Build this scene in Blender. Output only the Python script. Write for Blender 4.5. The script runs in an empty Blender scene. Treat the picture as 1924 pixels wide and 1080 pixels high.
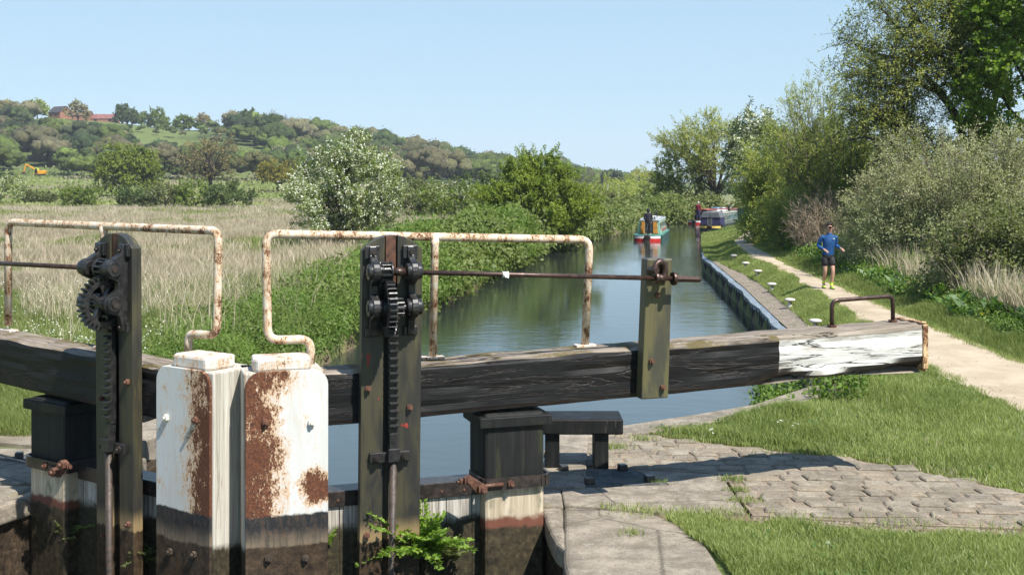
import bpy, bmesh, math, random
import numpy as np
from mathutils import Vector, Matrix

sc = bpy.context.scene
COL = sc.collection
FOC, CX, HY, CZ = 2200.0, 962.0, 340.0, 2.95      # camera intrinsics: the lens stands 2.95 m above the lockside

def at(px, py, z=0.0):
    """point at height z seen at that place of the photograph (used for laying the site out)"""
    y = FOC*(CZ-z)/(py-HY)
    return Vector(((px-CX)*y/FOC, y, z))

def atY(px, py, y):
    return Vector(((px-CX)*y/FOC, y, CZ-(py-HY)*y/FOC))

# ------------------------------------------------------------------ objects
def tag(o, label, cat, group=None):
    o['label'] = label
    o['category'] = cat
    if group: o['group'] = group
    return o

def thing(name, label, cat, loc=(0, 0, 0), rz=0.0, group=None):
    o = bpy.data.objects.new(name, None)
    COL.objects.link(o)
    o.location = loc
    o.rotation_euler = (0, 0, rz)
    o.empty_display_size = 0.3
    return tag(o, label, cat, group)

def kind(o, k):
    o['kind'] = k
    return o

def copy_tree(o, parent=None):
    c = o.copy()
    COL.objects.link(c)
    if parent is not None: c.parent = parent
    for ch in list(o.children): copy_tree(ch, c)
    return c

class MB:
    def __init__(s):
        s.v = []; s.f = []; s.m = []; s.s = []
    def add(s, vs, fs, mat=0, smooth=False):
        b = len(s.v)
        s.v.extend([tuple(p) for p in vs])
        for f in fs:
            s.f.append([i+b for i in f]); s.m.append(mat); s.s.append(smooth)
        return s
    def box(s, lo, hi, mat=0, M=None, taper=None):
        x0, y0, z0 = lo; x1, y1, z1 = hi
        p = [Vector(q) for q in ((x0,y0,z0),(x1,y0,z0),(x1,y1,z0),(x0,y1,z0),(x0,y0,z1),(x1,y0,z1),(x1,y1,z1),(x0,y1,z1))]
        if taper:
            cx, cy = (x0+x1)/2, (y0+y1)/2
            for i in range(4, 8):
                p[i].x = cx+(p[i].x-cx)*taper; p[i].y = cy+(p[i].y-cy)*taper
        if M is not None: p = [M @ q for q in p]
        return s.add(p, [(0,3,2,1),(4,5,6,7),(0,1,5,4),(1,2,6,5),(2,3,7,6),(3,0,4,7)], mat)
    def tube(s, pts, r, n=10, mat=0, cap=True, smooth=True):
        pts = [Vector(p) for p in pts]
        rs = r if hasattr(r, '__len__') else [r]*len(pts)
        vs = []; up = None
        for i, p in enumerate(pts):
            a = pts[max(i-1, 0)]; b = pts[min(i+1, len(pts)-1)]
            t = (b-a).normalized()
            if up is None:
                up = Vector((0, 0, 1)) if abs(t.z) < .9 else Vector((1, 0, 0))
            e1 = (up - t*up.dot(t)).normalized(); up = e1
            e2 = t.cross(e1)
            for k in range(n):
                an = 2*math.pi*k/n
                vs.append(p + (e1*math.cos(an)+e2*math.sin(an))*rs[i])
        fs = []
        for i in range(len(pts)-1):
            for k in range(n):
                fs.append((i*n+k, i*n+(k+1) % n, (i+1)*n+(k+1) % n, (i+1)*n+k))
        s.add(vs, fs, mat, smooth)
        if cap:
            b = len(s.v)-len(vs)
            s.f.append([b+k for k in range(n)][::-1]); s.m.append(mat); s.s.append(False)
            s.f.append([b+(len(pts)-1)*n+k for k in range(n)]); s.m.append(mat); s.s.append(False)
        return s
    def prism(s, poly, lo, hi, plane='xy', mat=0, M=None):
        """poly: 2D outline; extruded lo..hi along the remaining axis"""
        def mk(a, b, h):
            q = {'xy': (a, b, h), 'xz': (a, h, b), 'yz': (h, a, b)}[plane]
            q = Vector(q)
            return M @ q if M is not None else q
        n = len(poly)
        vs = [mk(a, b, lo) for a, b in poly]+[mk(a, b, hi) for a, b in poly]
        fs = [tuple(range(n))[::-1], tuple(range(n, 2*n))]+[(i, (i+1) % n, n+(i+1) % n, n+i) for i in range(n)]
        return s.add(vs, fs, mat)
    def lathe(s, prof, n=16, mat=0, M=None, smooth=True):
        vs = []
        for r, z in prof:
            for k in range(n):
                a = 2*math.pi*k/n
                p = Vector((r*math.cos(a), r*math.sin(a), z))
                vs.append(M @ p if M is not None else p)
        fs = [(i*n+k, i*n+(k+1) % n, (i+1)*n+(k+1) % n, (i+1)*n+k) for i in range(len(prof)-1) for k in range(n)]
        s.add(vs, fs, mat, smooth)
        b = len(s.v)-len(vs)
        s.f.append([b+k for k in range(n)][::-1]); s.m.append(mat); s.s.append(False)
        s.f.append([b+(len(prof)-1)*n+k for k in range(n)]); s.m.append(mat); s.s.append(False)
        return s
    def bolt(s, p, d, r=.02, h=.02, mat=0):
        """hexagon nut and stud end standing on p along d"""
        p = Vector(p); d = Vector(d).normalized()
        s.tube([p-d*.005, p+d*h], r, 6, mat, True, False)
        s.tube([p+d*h*.9, p+d*h*1.6], r*.5, 8, mat)
        return s
    def build(s, name, mats, parent=None, bevel=0.0, loc=None, seg=2):
        me = bpy.data.meshes.new(name)
        me.from_pydata(s.v, [], s.f)
        if not isinstance(mats, (list, tuple)): mats = [mats]
        for m in mats: me.materials.append(m)
        me.polygons.foreach_set('material_index', s.m)
        me.polygons.foreach_set('use_smooth', s.s)
        bm = bmesh.new(); bm.from_mesh(me)
        bmesh.ops.recalc_face_normals(bm, faces=bm.faces)
        bm.to_mesh(me); bm.free()
        me.update()
        o = bpy.data.objects.new(name, me)
        COL.objects.link(o)
        if parent is not None: o.parent = parent
        if loc is not None: o.location = loc
        if bevel > 0:
            b = o.modifiers.new('Bevel', 'BEVEL'); b.width = bevel; b.segments = seg
            b.limit_method = 'ANGLE'; b.angle_limit = math.radians(40)
        return o

def bolts(name, lst, parent, r=.02, h=.02):
    """each nut an object of its own: (point, direction, material[, radius])"""
    for it in lst:
        rr = it[3] if len(it) > 3 else r
        MB().bolt(it[0], it[1], rr, h).build(name, it[2], parent)

def np_obj(name, verts, faces, mats, parent=None, smooth=False, mi=None, col=None, loc=None):
    """verts (N,3); faces (M,k) all of one size"""
    me = bpy.data.meshes.new(name)
    verts = np.ascontiguousarray(verts, dtype=np.float32); faces = np.ascontiguousarray(faces, dtype=np.int32)
    m, k = faces.shape
    me.vertices.add(len(verts)); me.vertices.foreach_set('co', verts.ravel())
    me.loops.add(m*k); me.loops.foreach_set('vertex_index', faces.ravel())
    me.polygons.add(m); me.polygons.foreach_set('loop_start', np.arange(0, m*k, k, dtype=np.int32))
    if smooth: me.polygons.foreach_set('use_smooth', np.ones(m, dtype=bool))
    if not isinstance(mats, (list, tuple)): mats = [mats]
    for x in mats: me.materials.append(x)
    if mi is not None: me.polygons.foreach_set('material_index', np.asarray(mi, dtype=np.int32))
    if col is not None:
        a = me.color_attributes.new('tint', 'FLOAT_COLOR', 'POINT')
        c = np.ones((len(verts), 4), dtype=np.float32); c[:, :3] = col
        a.data.foreach_set('color', c.ravel())
    me.update(calc_edges=True)
    o = bpy.data.objects.new(name, me)
    COL.objects.link(o)
    if parent is not None: o.parent = parent
    if loc is not None: o.location = loc
    return o

# ------------------------------------------------------------------ node helper
class G:
    def __init__(s, name):
        s.mat = bpy.data.materials.new(name); s.mat.use_nodes = True
        s.t = s.mat.node_tree; s.t.nodes.clear()
        s.out = s.t.nodes.new('ShaderNodeOutputMaterial')
    def _set(s, sock, v):
        if isinstance(v, bpy.types.NodeSocket): s.t.links.new(v, sock)
        elif v is not None:
            if hasattr(sock.default_value, '__len__') and not hasattr(v, '__len__'): v = [v]*len(sock.default_value)
            if hasattr(v, '__len__') and len(v) == 3 and len(sock.default_value) == 4: v = (*v, 1)
            sock.default_value = v
    def n(s, typ, props=None, **ins):
        nd = s.t.nodes.new('ShaderNode'+typ)
        for k, v in (props or {}).items(): setattr(nd, k, v)
        for k, v in ins.items():
            key = int(k[1:]) if k[0] == 'i' and k[1:].isdigit() else k.replace('_', ' ')
            s._set(nd.inputs[key], v)
        return nd
    def math(s, op, a, b=0.0, clamp=False):
        return s.n('Math', {'operation': op, 'use_clamp': clamp}, i0=a, i1=b).outputs[0]
    def mix(s, f, a, b, mode='MIX'):
        nd = s.t.nodes.new('ShaderNodeMix'); nd.data_type = 'RGBA'; nd.blend_type = mode
        s._set(nd.inputs[0], f); s._set(nd.inputs[6], a); s._set(nd.inputs[7], b)
        return nd.outputs[2]
    def ss(s, v, lo, hi, a=0.0, b=1.0):
        return s.n('MapRange', {'interpolation_type': 'SMOOTHSTEP'}, i0=v, i1=lo, i2=hi, i3=a, i4=b).outputs[0]
    def ramp(s, f, stops):
        nd = s.t.nodes.new('ShaderNodeValToRGB'); s._set(nd.inputs[0], f)
        e = nd.color_ramp.elements
        while len(e) < len(stops): e.new(.5)
        for x, (p, c) in zip(e, stops):
            x.position = p; x.color = (*c, 1) if hasattr(c, '__len__') else (c, c, c, 1)
        return nd.outputs[0]
    def obj(s): return s.n('TexCoord').outputs['Object']
    def pos(s): return s.n('NewGeometry').outputs['Position']
    def map(s, v, scale=(1, 1, 1), loc=(0, 0, 0), rot=(0, 0, 0)):
        return s.n('Mapping', None, Vector=v, Location=loc, Rotation=rot, Scale=scale).outputs[0]
    def noise(s, v, scale, detail=4, rough=.6, dist=0.0):
        return s.n('TexNoise', None, Vector=v, Scale=scale, Detail=detail, Roughness=rough, Distortion=dist).outputs[0]
    def sep(s, v): return s.n('SeparateXYZ', None, i0=v).outputs
    def bump(s, h, strength=.3, dist=.02, normal=None):
        nd = s.n('Bump', None, Strength=strength, Distance=dist, Height=h)
        if normal is not None: s.t.links.new(normal, nd.inputs['Normal'])
        return nd.outputs[0]
    def pbr(s, col, rough=.6, metal=0.0, spec=.5, normal=None, **kw):
        nd = s.n('BsdfPrincipled')
        s._set(nd.inputs['Base Color'], col); s._set(nd.inputs['Roughness'], rough); s._set(nd.inputs['Metallic'], metal)
        s._set(nd.inputs['Specular IOR Level'], spec)
        for k, v in kw.items(): s._set(nd.inputs[k.replace('_', ' ')], v)
        if normal is not None: s.t.links.new(normal, nd.inputs['Normal'])
        s.t.links.new(nd.outputs[0], s.out.inputs[0])
        return nd
    def tint(s):
        return s.n('VertexColor', {'layer_name': 'tint'}).outputs[0]

def flat_mat(name, col, rough=.6, metal=0.0, spec=.5, var=.25, scale=6.0, bump=.0):
    """plain painted or dyed surface with uneven wear"""
    g = G(name); c = g.obj()
    n1 = g.noise(c, scale, 5, .65); n2 = g.noise(c, scale*7, 3, .6)
    f = g.math('ADD', g.math('MULTIPLY', n1, .65), g.math('MULTIPLY', n2, .35))
    f = g.ss(f, .35, .65)
    dk = tuple(x*(1-var) for x in col); lt = tuple(min(1, x*(1+var)) for x in col)
    nm = g.bump(n2, bump, .004) if bump else None
    g.pbr(g.mix(f, dk, lt), g.ss(n1, .2, .8, rough*.8, min(1, rough*1.2)), metal, spec, nm)
    return g.mat

def leaf_mat(name, c1, c2, transl=.35, rough=.5, spec=.25, use_tint=False):
    g = G(name)
    r = g.n('NewGeometry').outputs['Random Per Island']
    big = g.noise(g.pos(), .55, 4, .6)
    f = g.math('ADD', g.math('MULTIPLY', r, .55), g.math('MULTIPLY', g.ss(big, .34, .66), .45))
    col = g.mix(f, c1, c2)
    if use_tint:
        col = g.mix(1.0, col, g.tint(), 'MULTIPLY'); nz_ = g.noise(g.pos(), .9, 5, .75)
        col = g.mix(1.0, col, g.ramp(nz_, [(.34, .42), (.5, .95), (.66, 1.35)]), 'MULTIPLY')
    p = g.pbr(col, rough, 0, spec, g.bump(nz_, 1.0, 1.2) if use_tint else None)
    tr = g.n('BsdfTranslucent', None, Color=g.mix(1.0, col, (1.35, 1.45, .6), 'MULTIPLY'))
    mx = g.n('MixShader', None, i0=transl)
    g.t.links.new(p.outputs[0], mx.inputs[1]); g.t.links.new(tr.outputs[0], mx.inputs[2])
    g.t.links.new(mx.outputs[0], g.out.inputs[0])
    return g.mat
# ------------------------------------------------------------------ materials
def rust_paint(name, paint=(.57, .575, .56), amount=.5, scale=14.0, seed=0.0, side=None, bands=False, patch=None):
    """old white paint flaking off rusty steel. side = (x where rust is heaviest, x where it ends) in the thing's own coordinates"""
    g = G(name); c = g.map(g.obj(), loc=(seed, seed*2.3, seed*.7)); o = g.obj(); xyz = g.sep(o)
    n1 = g.noise(c, scale*.35, 6, .68, .3); n2 = g.noise(g.map(c, (1, 1, .32)), scale*2.4, 6, .78, .5)
    n5 = g.noise(g.map(c, (1, 1, .6)), scale*7, 4, .75, .3)
    f = g.math('ADD', g.math('MULTIPLY', n1, .42), g.math('ADD', g.math('MULTIPLY', n2, .33), g.math('MULTIPLY', n5, .3)))
    f = g.math('ADD', g.math('MULTIPLY', g.math('SUBTRACT', f, .525), 1.5), .5)
    if side:
        gr = g.ss(xyz[0], side[0], side[1], .13, -.15) if side[0] < side[1] else g.ss(xyz[0], side[1], side[0], -.15, .12)
        f = g.math('ADD', f, gr)
        if patch:                                    # one more flaked patch
            dx = g.math('DIVIDE', g.math('SUBTRACT', xyz[0], patch[0]), patch[2]); dz = g.math('DIVIDE', g.math('SUBTRACT', xyz[2], patch[1]), patch[3])
            f = g.math('ADD', f, g.ss(g.math('ADD', g.math('MULTIPLY', dx, dx), g.math('MULTIPLY', dz, dz)), .05, 2.6, .24, -.02))
    th = 1.0-amount
    r = g.ss(f, th-.03, th+.045)                       # rust where 1
    halo = g.ss(f, th-.13, th)
    n3 = g.noise(c, scale*6, 4, .7)
    rust = g.ramp(n3, [(.3, (.035, .014, .01)), (.5, (.1, .036, .018)), (.7, (.2, .075, .03))])
    runs = g.noise(g.map(c, (1, 1, .07)), scale*3, 4, .7)          # rust water run down the paint
    halo = g.math('MAXIMUM', halo, g.math('MULTIPLY', g.ss(runs, .55, .7), g.ss(f, th-.34, th-.05)))
    dirt = g.noise(g.map(c, (3, 3, .5)), 2.0, 5, .6)
    pnt = g.mix(g.ss(dirt, .42, .72, 0, .45), paint, (.46, .42, .34))
    pnt = g.mix(g.ss(n5, .58, .7, 0, .4), pnt, (.42, .36, .27))
    pnt = g.mix(g.math('MULTIPLY', halo, .75), pnt, (.58, .33, .13))
    col = g.mix(r, pnt, rust)
    h = g.math('MULTIPLY_ADD', r, -1.0); g.t.nodes[-1].inputs[2].default_value = 1.0
    rough = g.ss(r, 0, 1, .55, .85)
    if bands:                                        # black lower coat, silt line, mud of the drained chamber
        wob = g.math('ADD', xyz[2], g.math('MULTIPLY', g.math('SUBTRACT', g.noise(c, 9, 6, .75), .5), .08))
        wob2 = g.math('ADD', xyz[2], g.math('MULTIPLY', g.math('SUBTRACT', g.noise(c, 4, 5, .7), .5), .12))
        blk = g.ss(wob, .245, .222)
        bcol = g.mix(g.ss(n2, .46, .6), (.016, .018, .02), (.05, .037, .03))
        bcol = g.mix(g.ss(g.noise(c, 9, 5, .7), .6, .68, 0, .8), bcol, rust)
        col = g.mix(blk, col, bcol)
        silt = g.ss(wob2, .14, -.01); col = g.mix(g.math('MULTIPLY', g.math('MULTIPLY', silt, g.ss(runs, .3, .6, .45, 1)), .62), col, (.25, .19, .125))
        mud = g.ss(wob2, -.005, -.03)
        mcol = g.ramp(g.noise(c, 16, 6, .75), [(.35, (.012, .008, .005)), (.55, (.05, .032, .018)), (.72, (.1, .068, .04))])
        col = g.mix(mud, col, mcol)
    b = g.bump(g.math('ADD', h, g.math('MULTIPLY', n2, .35)), .55, .004)
    g.pbr(col, rough, 0, .4, b)
    return g.mat

def black_timber(name, white_from=None, top_z=(1.305, .032)):
    """tarred oak: grain along x, cracks, bare weathered grain where the tar is gone, moss on top"""
    g = G(name); o = g.obj(); xyz = g.sep(o)
    geo = g.n('NewGeometry'); nz = g.sep(g.n('TexCoord').outputs['Normal'])
    grain = g.noise(g.map(o, (1.6, 30, 30)), 1.0, 7, .7, .6)
    fine = g.noise(g.map(o, (6, 120, 120)), 1.0, 4, .7)
    wav = g.noise(g.map(o, (.55, 5, 7)), 1.0, 5, .6, .9)
    crack = g.math('SUBTRACT', 1.0, g.ss(g.math('ABSOLUTE', g.math('SUBTRACT', wav, .5)), .002, .024))
    cut = g.ss(g.noise(g.map(o, (1.1, 3, 3)), 1.0, 3, .5), .38, .5)
    crack = g.math('MULTIPLY', crack, cut)
    tar = g.mix(g.ss(fine, .35, .75), (.0045, .0045, .005), (.015, .0147, .0145))
    tar = g.mix(g.ss(g.noise(o, 60, 3, .8), .72, .78, 0, .4), tar, (.16, .145, .13))
    bare = g.ramp(grain, [(.3, (.07, .055, .042)), (.5, (.2, .165, .13)), (.7, (.36, .31, .255))])
    moss = g.mix(g.noise(o, 40, 4, .7), (.05, .06, .015), (.16, .10, .045))
    up = g.ss(g.math('ADD', nz[2], g.math('MULTIPLY', g.math('SUBTRACT', wav, .5), .3)), .68, .88)
    topcol = g.mix(g.ss(g.noise(o, 2.2, 5, .7), .47, .6), bare, moss)
    if white_from is not None:
        w = g.ss(g.math('ADD', g.math('ABSOLUTE', xyz[0]), g.math('MULTIPLY', g.math('SUBTRACT', fine, .5), .006)), white_from-.003, white_from+.003)
        wp = g.mix(g.ss(g.math('ADD', g.math('MULTIPLY', fine, .5), g.math('MULTIPLY', grain, .5)), .545, .64), (.6, .595, .565), (.17, .15, .12))
        wp = g.mix(g.ss(g.noise(g.map(o, (.8, 4, 4)), 2, 5, .7), .53, .64, 0, .75), wp, (.34, .305, .26))
        side = g.mix(w, tar, wp)
        topcol = g.mix(g.math('MULTIPLY', w, .9), topcol, bare)
    else:
        side = tar
    zt = g.math('SUBTRACT', xyz[2], g.math('MULTIPLY', g.math('ABSOLUTE', xyz[0]), top_z[1]))
    worn = g.ss(g.math('ADD', zt, g.math('ADD', g.math('MULTIPLY', g.math('SUBTRACT', wav, .5), .05), g.math('MULTIPLY', g.math('SUBTRACT', grain, .5), .06))), g.ss(g.math('ABSOLUTE', xyz[0]), 2.6, 4.4, top_z[0]+.045, top_z[0]-.035), g.ss(g.math('ABSOLUTE', xyz[0]), 2.6, 4.4, top_z[0]+.058, top_z[0]-.02))
    dn = g.ss(nz[2], -.2, -.42)
    side = g.mix(g.math('MULTIPLY', dn, .93), side, (.03, .022, .018))
    ax_ = g.math('ABSOLUTE', xyz[0]); zl = g.math('SUBTRACT', xyz[2], g.math('ADD', g.math('MULTIPLY', ax_, .0285), g.math('MULTIPLY', g.math('SUBTRACT', grain, .5), .05)))
    rot = g.math('MULTIPLY', g.ss(zl, .955, .935), g.ss(ax_, 4.55, 4.9))          # bare decayed wood along the eaten lower arris
    side = g.mix(g.math('MULTIPLY', rot, .9), side, (.07, .05, .036))
    col = g.mix(g.math('MAXIMUM', up, worn), side, topcol)
    col = g.mix(g.math('MULTIPLY', crack, .92), col, (.012, .008, .006))
    h = g.math('SUBTRACT', g.math('ADD', g.math('MULTIPLY', grain, .5), g.math('MULTIPLY', fine, .35)), g.math('MULTIPLY', crack, 1.6))
    b = g.bump(h, .55, .010)
    g.pbr(col, g.ss(up, 0, 1, .55, .9), 0, .28, b)
    return g.mat

def tarred(name, vert=True):
    g = G(name); o = g.obj()
    s = (22, 22, 1.4) if vert else (1.4, 22, 22)
    gr = g.noise(g.map(o, s), 1.0, 6, .7, .5); n2 = g.noise(o, 5, 4, .6)
    col = g.mix(g.ss(gr, .4, .75), (.0045, .0047, .005), (.016, .016, .0155))
    col = g.mix(g.ss(g.noise(g.map(o, (60, 60, 3)), 1, 4, .7), .66, .72, 0, .7), col, (.22, .21, .19))
    col = g.mix(g.ss(n2, .55, .75, 0, .35), col, (.05, .055, .03))
    g.pbr(col, g.ss(n2, .3, .7, .5, .72), 0, .35, g.bump(gr, .6, .006))
    return g.mat

def heel_wood(name):
    """heel post: tarred above the collar, bare bleached oak below, rust red and mud under the old water line"""
    g = G(name); o = g.obj(); z = g.sep(o)[2]
    gr = g.noise(g.map(o, (26, 26, 1.2)), 1.0, 6, .7, .5); n = g.noise(o, 5, 5, .65)
    zz = g.math('ADD', z, g.math('MULTIPLY', g.math('SUBTRACT', n, .5), .16))
    tar = g.mix(g.ss(gr, .4, .75), (.005, .0052, .0055), (.019, .019, .0175))
    tar = g.mix(g.ss(g.noise(g.map(o, (9, 9, 1)), 1, 4, .6), .56, .7, 0, .35), tar, (.09, .1, .03))
    bare = g.mix(g.ss(gr, .35, .7), (.36, .29, .2), (.56, .48, .36))
    bare = g.mix(g.ss(g.noise(g.map(o, (4, 4, 2)), 1.5, 5, .7), .5, .68, 0, .8), bare, (.16, .16, .11))
    red = g.mix(n, (.09, .028, .016), (.2, .08, .05))
    mud = g.ramp(g.noise(o, 16, 6, .75), [(.35, (.012, .010, .006)), (.55, (.05, .038, .02)), (.72, (.1, .08, .045))])
    col = g.mix(g.ss(zz, .27, .31), bare, tar)
    col = g.mix(g.ss(zz, .05, .0), col, red)
    col = g.mix(g.ss(zz, -.03, -.08), col, mud)
    g.pbr(col, .7, 0, .35, g.bump(gr, .5, .006))
    return g.mat

def plank_wood(name):
    """bleached vertical planking of the leaf, slime below the water line"""
    g = G(name); o = g.obj(); xyz = g.sep(o)
    gr = g.noise(g.map(o, (34, 34, 1.0)), 1.0, 7, .75, .7); n = g.noise(o, 6, 5, .65)
    zz = g.math('ADD', xyz[2], g.math('MULTIPLY', g.math('SUBTRACT', n, .5), .2))
    c = g.ramp(gr, [(.3, (.06, .05, .04)), (.45, (.3, .27, .23)), (.62, (.55, .52, .47)), (.8, (.68, .65, .6))])
    c = g.mix(g.ss(g.noise(g.map(o, (3, 3, 1)), 2, 4, .7), .55, .7, 0, .7), c, (.2, .17, .13))
    j = g.math('ABSOLUTE', g.math('SUBTRACT', g.math('FRACT', g.math('MULTIPLY', xyz[0], 4.3)), .5))
    c = g.mix(g.ss(j, .022, .008), c, (.012, .01, .008))
    mud = g.ramp(g.noise(o, 20, 7, .8), [(.35, (.008, .008, .005)), (.52, (.04, .034, .018)), (.66, (.09, .08, .04)), (.8, (.15, .12, .07))])
    c = g.mix(g.ss(zz, .07, -.02), c, mud)
    g.pbr(c, .75, 0, .3, g.bump(g.math('SUBTRACT', gr, g.math('MULTIPLY', g.ss(j, .03, .0), 2.0)), .6, .008))
    return g.mat

def side_wood(name):
    g = G(name); o = g.obj(); z = g.sep(o)[2]
    gr = g.noise(g.map(o, (26, 26, .9)), 1.0, 7, .72, .6); n = g.noise(o, 5, 5, .65)
    zz = g.math('ADD', z, g.math('MULTIPLY', g.math('SUBTRACT', n, .5), .2))
    c = g.ramp(gr, [(.3, (.14, .12, .09)), (.48, (.42, .39, .33)), (.7, (.62, .6, .54))])
    c = g.mix(g.ss(g.noise(g.map(o, (9, 9, .7)), 1, 5, .7), .55, .68, 0, .8), c, (.26, .12, .05))
    mud = g.ramp(g.noise(o, 20, 7, .8), [(.35, (.008, .008, .005)), (.55, (.045, .036, .02)), (.75, (.11, .09, .05))])
    c = g.mix(g.ss(zz, .0, -.08), c, mud)
    g.pbr(c, .8, 0, .3, g.bump(gr, .6, .008))
    return g.mat

def olive_board(name, k=1.0):
    """paddle post: black-green paint over weathered boards, silted lower end"""
    g = G(name); o = g.obj(); z = g.sep(o)[2]
    n = g.noise(g.map(o, (4, 4, .9)), 1.6, 5, .62, .4); n2 = g.noise(g.map(o, (14, 14, 1.5)), 1.5, 5, .7)
    c = g.mix(g.ss(n, .42, .62), (.026*k, .025*k, .023*k**.7), (.050*k, .045*k, .024*k**.7))
    c = g.mix(g.ss(n2, .55, .72, 0, .7), c, (.095, .082, .03))
    c = g.mix(g.ss(g.noise(o, 45, 4, .7), .64, .72, 0, .35), c, (.14, .12, .08))
    zz = g.math('ADD', z, g.math('MULTIPLY', g.math('SUBTRACT', n2, .5), .1))
    c = g.mix(g.math('MULTIPLY', g.ss(zz, .16, .0), .8), c, (.28, .2, .1))
    mud = g.ramp(g.noise(o, 22, 6, .75), [(.35, (.014, .01, .006)), (.55, (.055, .036, .02)), (.72, (.11, .078, .045))])
    c = g.mix(g.ss(zz, -.03, -.05), c, mud)
    g.pbr(c, g.ss(n, .3, .7, .36, .55), 0, .5, g.bump(n2, .15, .004))
    return g.mat

def stone(name, c1, c2, scale=3.0, lich=.5, mudz=None, bump=.6, island=False, pits=False):
    g = G(name); o = g.pos(); z = g.sep(o)[2]
    isl = g.n('NewGeometry').outputs['Random Per Island']
    n = g.noise(o, scale, 7, .68); n2 = g.noise(o, scale*9, 5, .75); n3 = g.noise(o, scale*.6, 4, .6, .5)
    c = g.mix(g.ss(n, .35, .66), c1, c2)
    if island: c = g.mix(g.math('MULTIPLY', isl, .6), c, g.mix(g.math('GREATER_THAN', isl, .8), tuple(x*.62 for x in c1), (c1[0]*1.2, c1[1]*1.12, c1[2]*1.05)))
    c = g.mix(g.ss(n2, .54, .66, 0, .7), c, tuple(x*.35 for x in c1))
    c = g.mix(g.ss(g.noise(o, scale*3.1, 6, .75), .56, .64, 0, lich), c, (.4, .38, .33))
    sp_ = g.noise(o, scale*26, 3, .8)
    stn = g.noise(o, scale*.45, 6, .7, .8); c = g.mix(g.ss(stn, .5, .62, 0, .45), c, tuple(x*.55 for x in c1))
    if pits:
        vo = g.n('TexVoronoi', {'feature': 'DISTANCE_TO_EDGE'}, Vector=g.map(o, (.55, .8, .7), loc=(.3, .1, 0)), Scale=1.0).outputs[0]
        ck = g.math('SUBTRACT', 1.0, g.ss(g.math('ADD', vo, g.math('MULTIPLY', g.math('SUBTRACT', n2, .5), .05)), .0, .009)); c = g.mix(g.math('MULTIPLY', ck, .75), c, (.05, .042, .03))
        pt = g.ss(g.noise(o, scale*11, 5, .7), .62, .68); c = g.mix(g.math('MULTIPLY', pt, .7), c, (.06, .05, .038)); n = g.math('SUBTRACT', n, g.math('MULTIPLY', pt, .25))
    c = g.mix(g.ss(sp_, .5, .64, 0, .5), c, tuple(x*.5 for x in c1)); c = g.mix(g.ss(sp_, .46, .34, 0, .4), c, tuple(min(1, x*1.35) for x in c2))
    c = g.mix(g.ss(n3, .56, .72, 0, .5), c, (.13, .115, .06))
    if mudz is not None:
        zz = g.math('ADD', z, g.math('MULTIPLY', g.math('SUBTRACT', n, .5), .3))
        mud = g.ramp(n2, [(.35, (.01, .008, .005)), (.55, (.05, .034, .02)), (.75, (.12, .08, .05))])
        c = g.mix(g.ss(zz, mudz+.04, mudz-.04), c, mud)
    g.pbr(c, .85, 0, .25, g.bump(g.math('ADD', n, g.math('ADD', g.math('MULTIPLY', n2, .35), g.math('MULTIPLY', sp_, .12))), bump, .03))
    return g.mat

def iron(name, c1, c2, rough=.45, metal=.0, rust=.0):
    g = G(name); o = g.obj()
    n = g.noise(o, 18, 5, .7); n2 = g.noise(o, 70, 4, .7)
    c = g.mix(g.ss(n, .35, .68), c1, c2)
    if rust: c = g.mix(g.ss(n2, .62-rust*.25, .72-rust*.25), c, (.13, .055, .03))
    g.pbr(c, g.ss(n2, .3, .7, rough*.75, rough*1.25), metal, .5, g.bump(n2, .25, .003))
    return g.mat

M = {}
M['beam'] = black_timber('tarred_beam_oak', 4.962)
M['tar'] = tarred('tarred_oak')
M['heel'] = heel_wood('heel_post_oak')
M['plank'] = plank_wood('leaf_planking')
M['mitre'] = side_wood('mitre_post_oak')
M['board'] = olive_board('paddle_post_paint')
M['board_olive'] = olive_board('olive_stanchion_paint', 2.0)
M['plate_a'] = rust_paint('flaking_white_plate', amount=.5, scale=12, seed=1.7, side=(-.02, -.46), bands=True)
M['plate_b'] = rust_paint('rusted_white_plate', amount=.5, scale=11, seed=5.2, side=(.05, .52), bands=True, patch=(.58, .46, .12, .13))
M['rail'] = rust_paint('flaking_white_rail', amount=.465, scale=20, seed=2.9, paint=(.62, .58, .5))
M['cap'] = rust_paint('white_cap_paint', amount=.42, scale=16, seed=7.1)
M['cream'] = rust_paint('cream_rust_band', amount=.52, scale=22, seed=3.3, paint=(.62, .5, .32))
M['iron'] = iron('greased_black_iron', (.010, .010, .011), (.03, .029, .028), .34)
M['steel'] = iron('dark_steel', (.022, .019, .018), (.06, .045, .038), .36, .25)
M['rustiron'] = iron('brown_rusty_iron', (.05, .026, .018), (.13, .06, .038), .6, .2, .5)
M['brown'] = iron('brown_bare_iron', (.035, .022, .018), (.085, .05, .038), .4, .45, .15)
M['rod'] = iron('greasy_dark_rod', (.022, .017, .014), (.06, .042, .03), .6, 0, .2)
M['mudbolt'] = iron('mud_covered_bolt', (.03, .022, .015), (.08, .055, .036), .8, 0)
M['bolt'] = iron('rusty_bolt', (.07, .032, .022), (.19, .09, .055), .65, .1, .5)
M['wbolt'] = flat_mat('painted_bolt', (.6, .56, .48), .6, 0, .4, .3, 40)
M['redpaint'] = flat_mat('red_paint_smear', (.24, .035, .025), .6, 0, .4, .3, 30)
M['tape'] = flat_mat('white_tape', (.75, .74, .7), .6, 0, .4, .2, 30)
M['stone'] = stone('coping_sandstone', (.175, .148, .115), (.32, .275, .215), 3.4, .42, pits=True)
M['chamber'] = stone('chamber_sandstone', (.3, .25, .17), (.44, .38, .28), 2.2, .35, -.02)
M['darkstone'] = stone('weathered_wall_stone', (.10, .092, .08), (.2, .185, .16), 2.2, .25)
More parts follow.
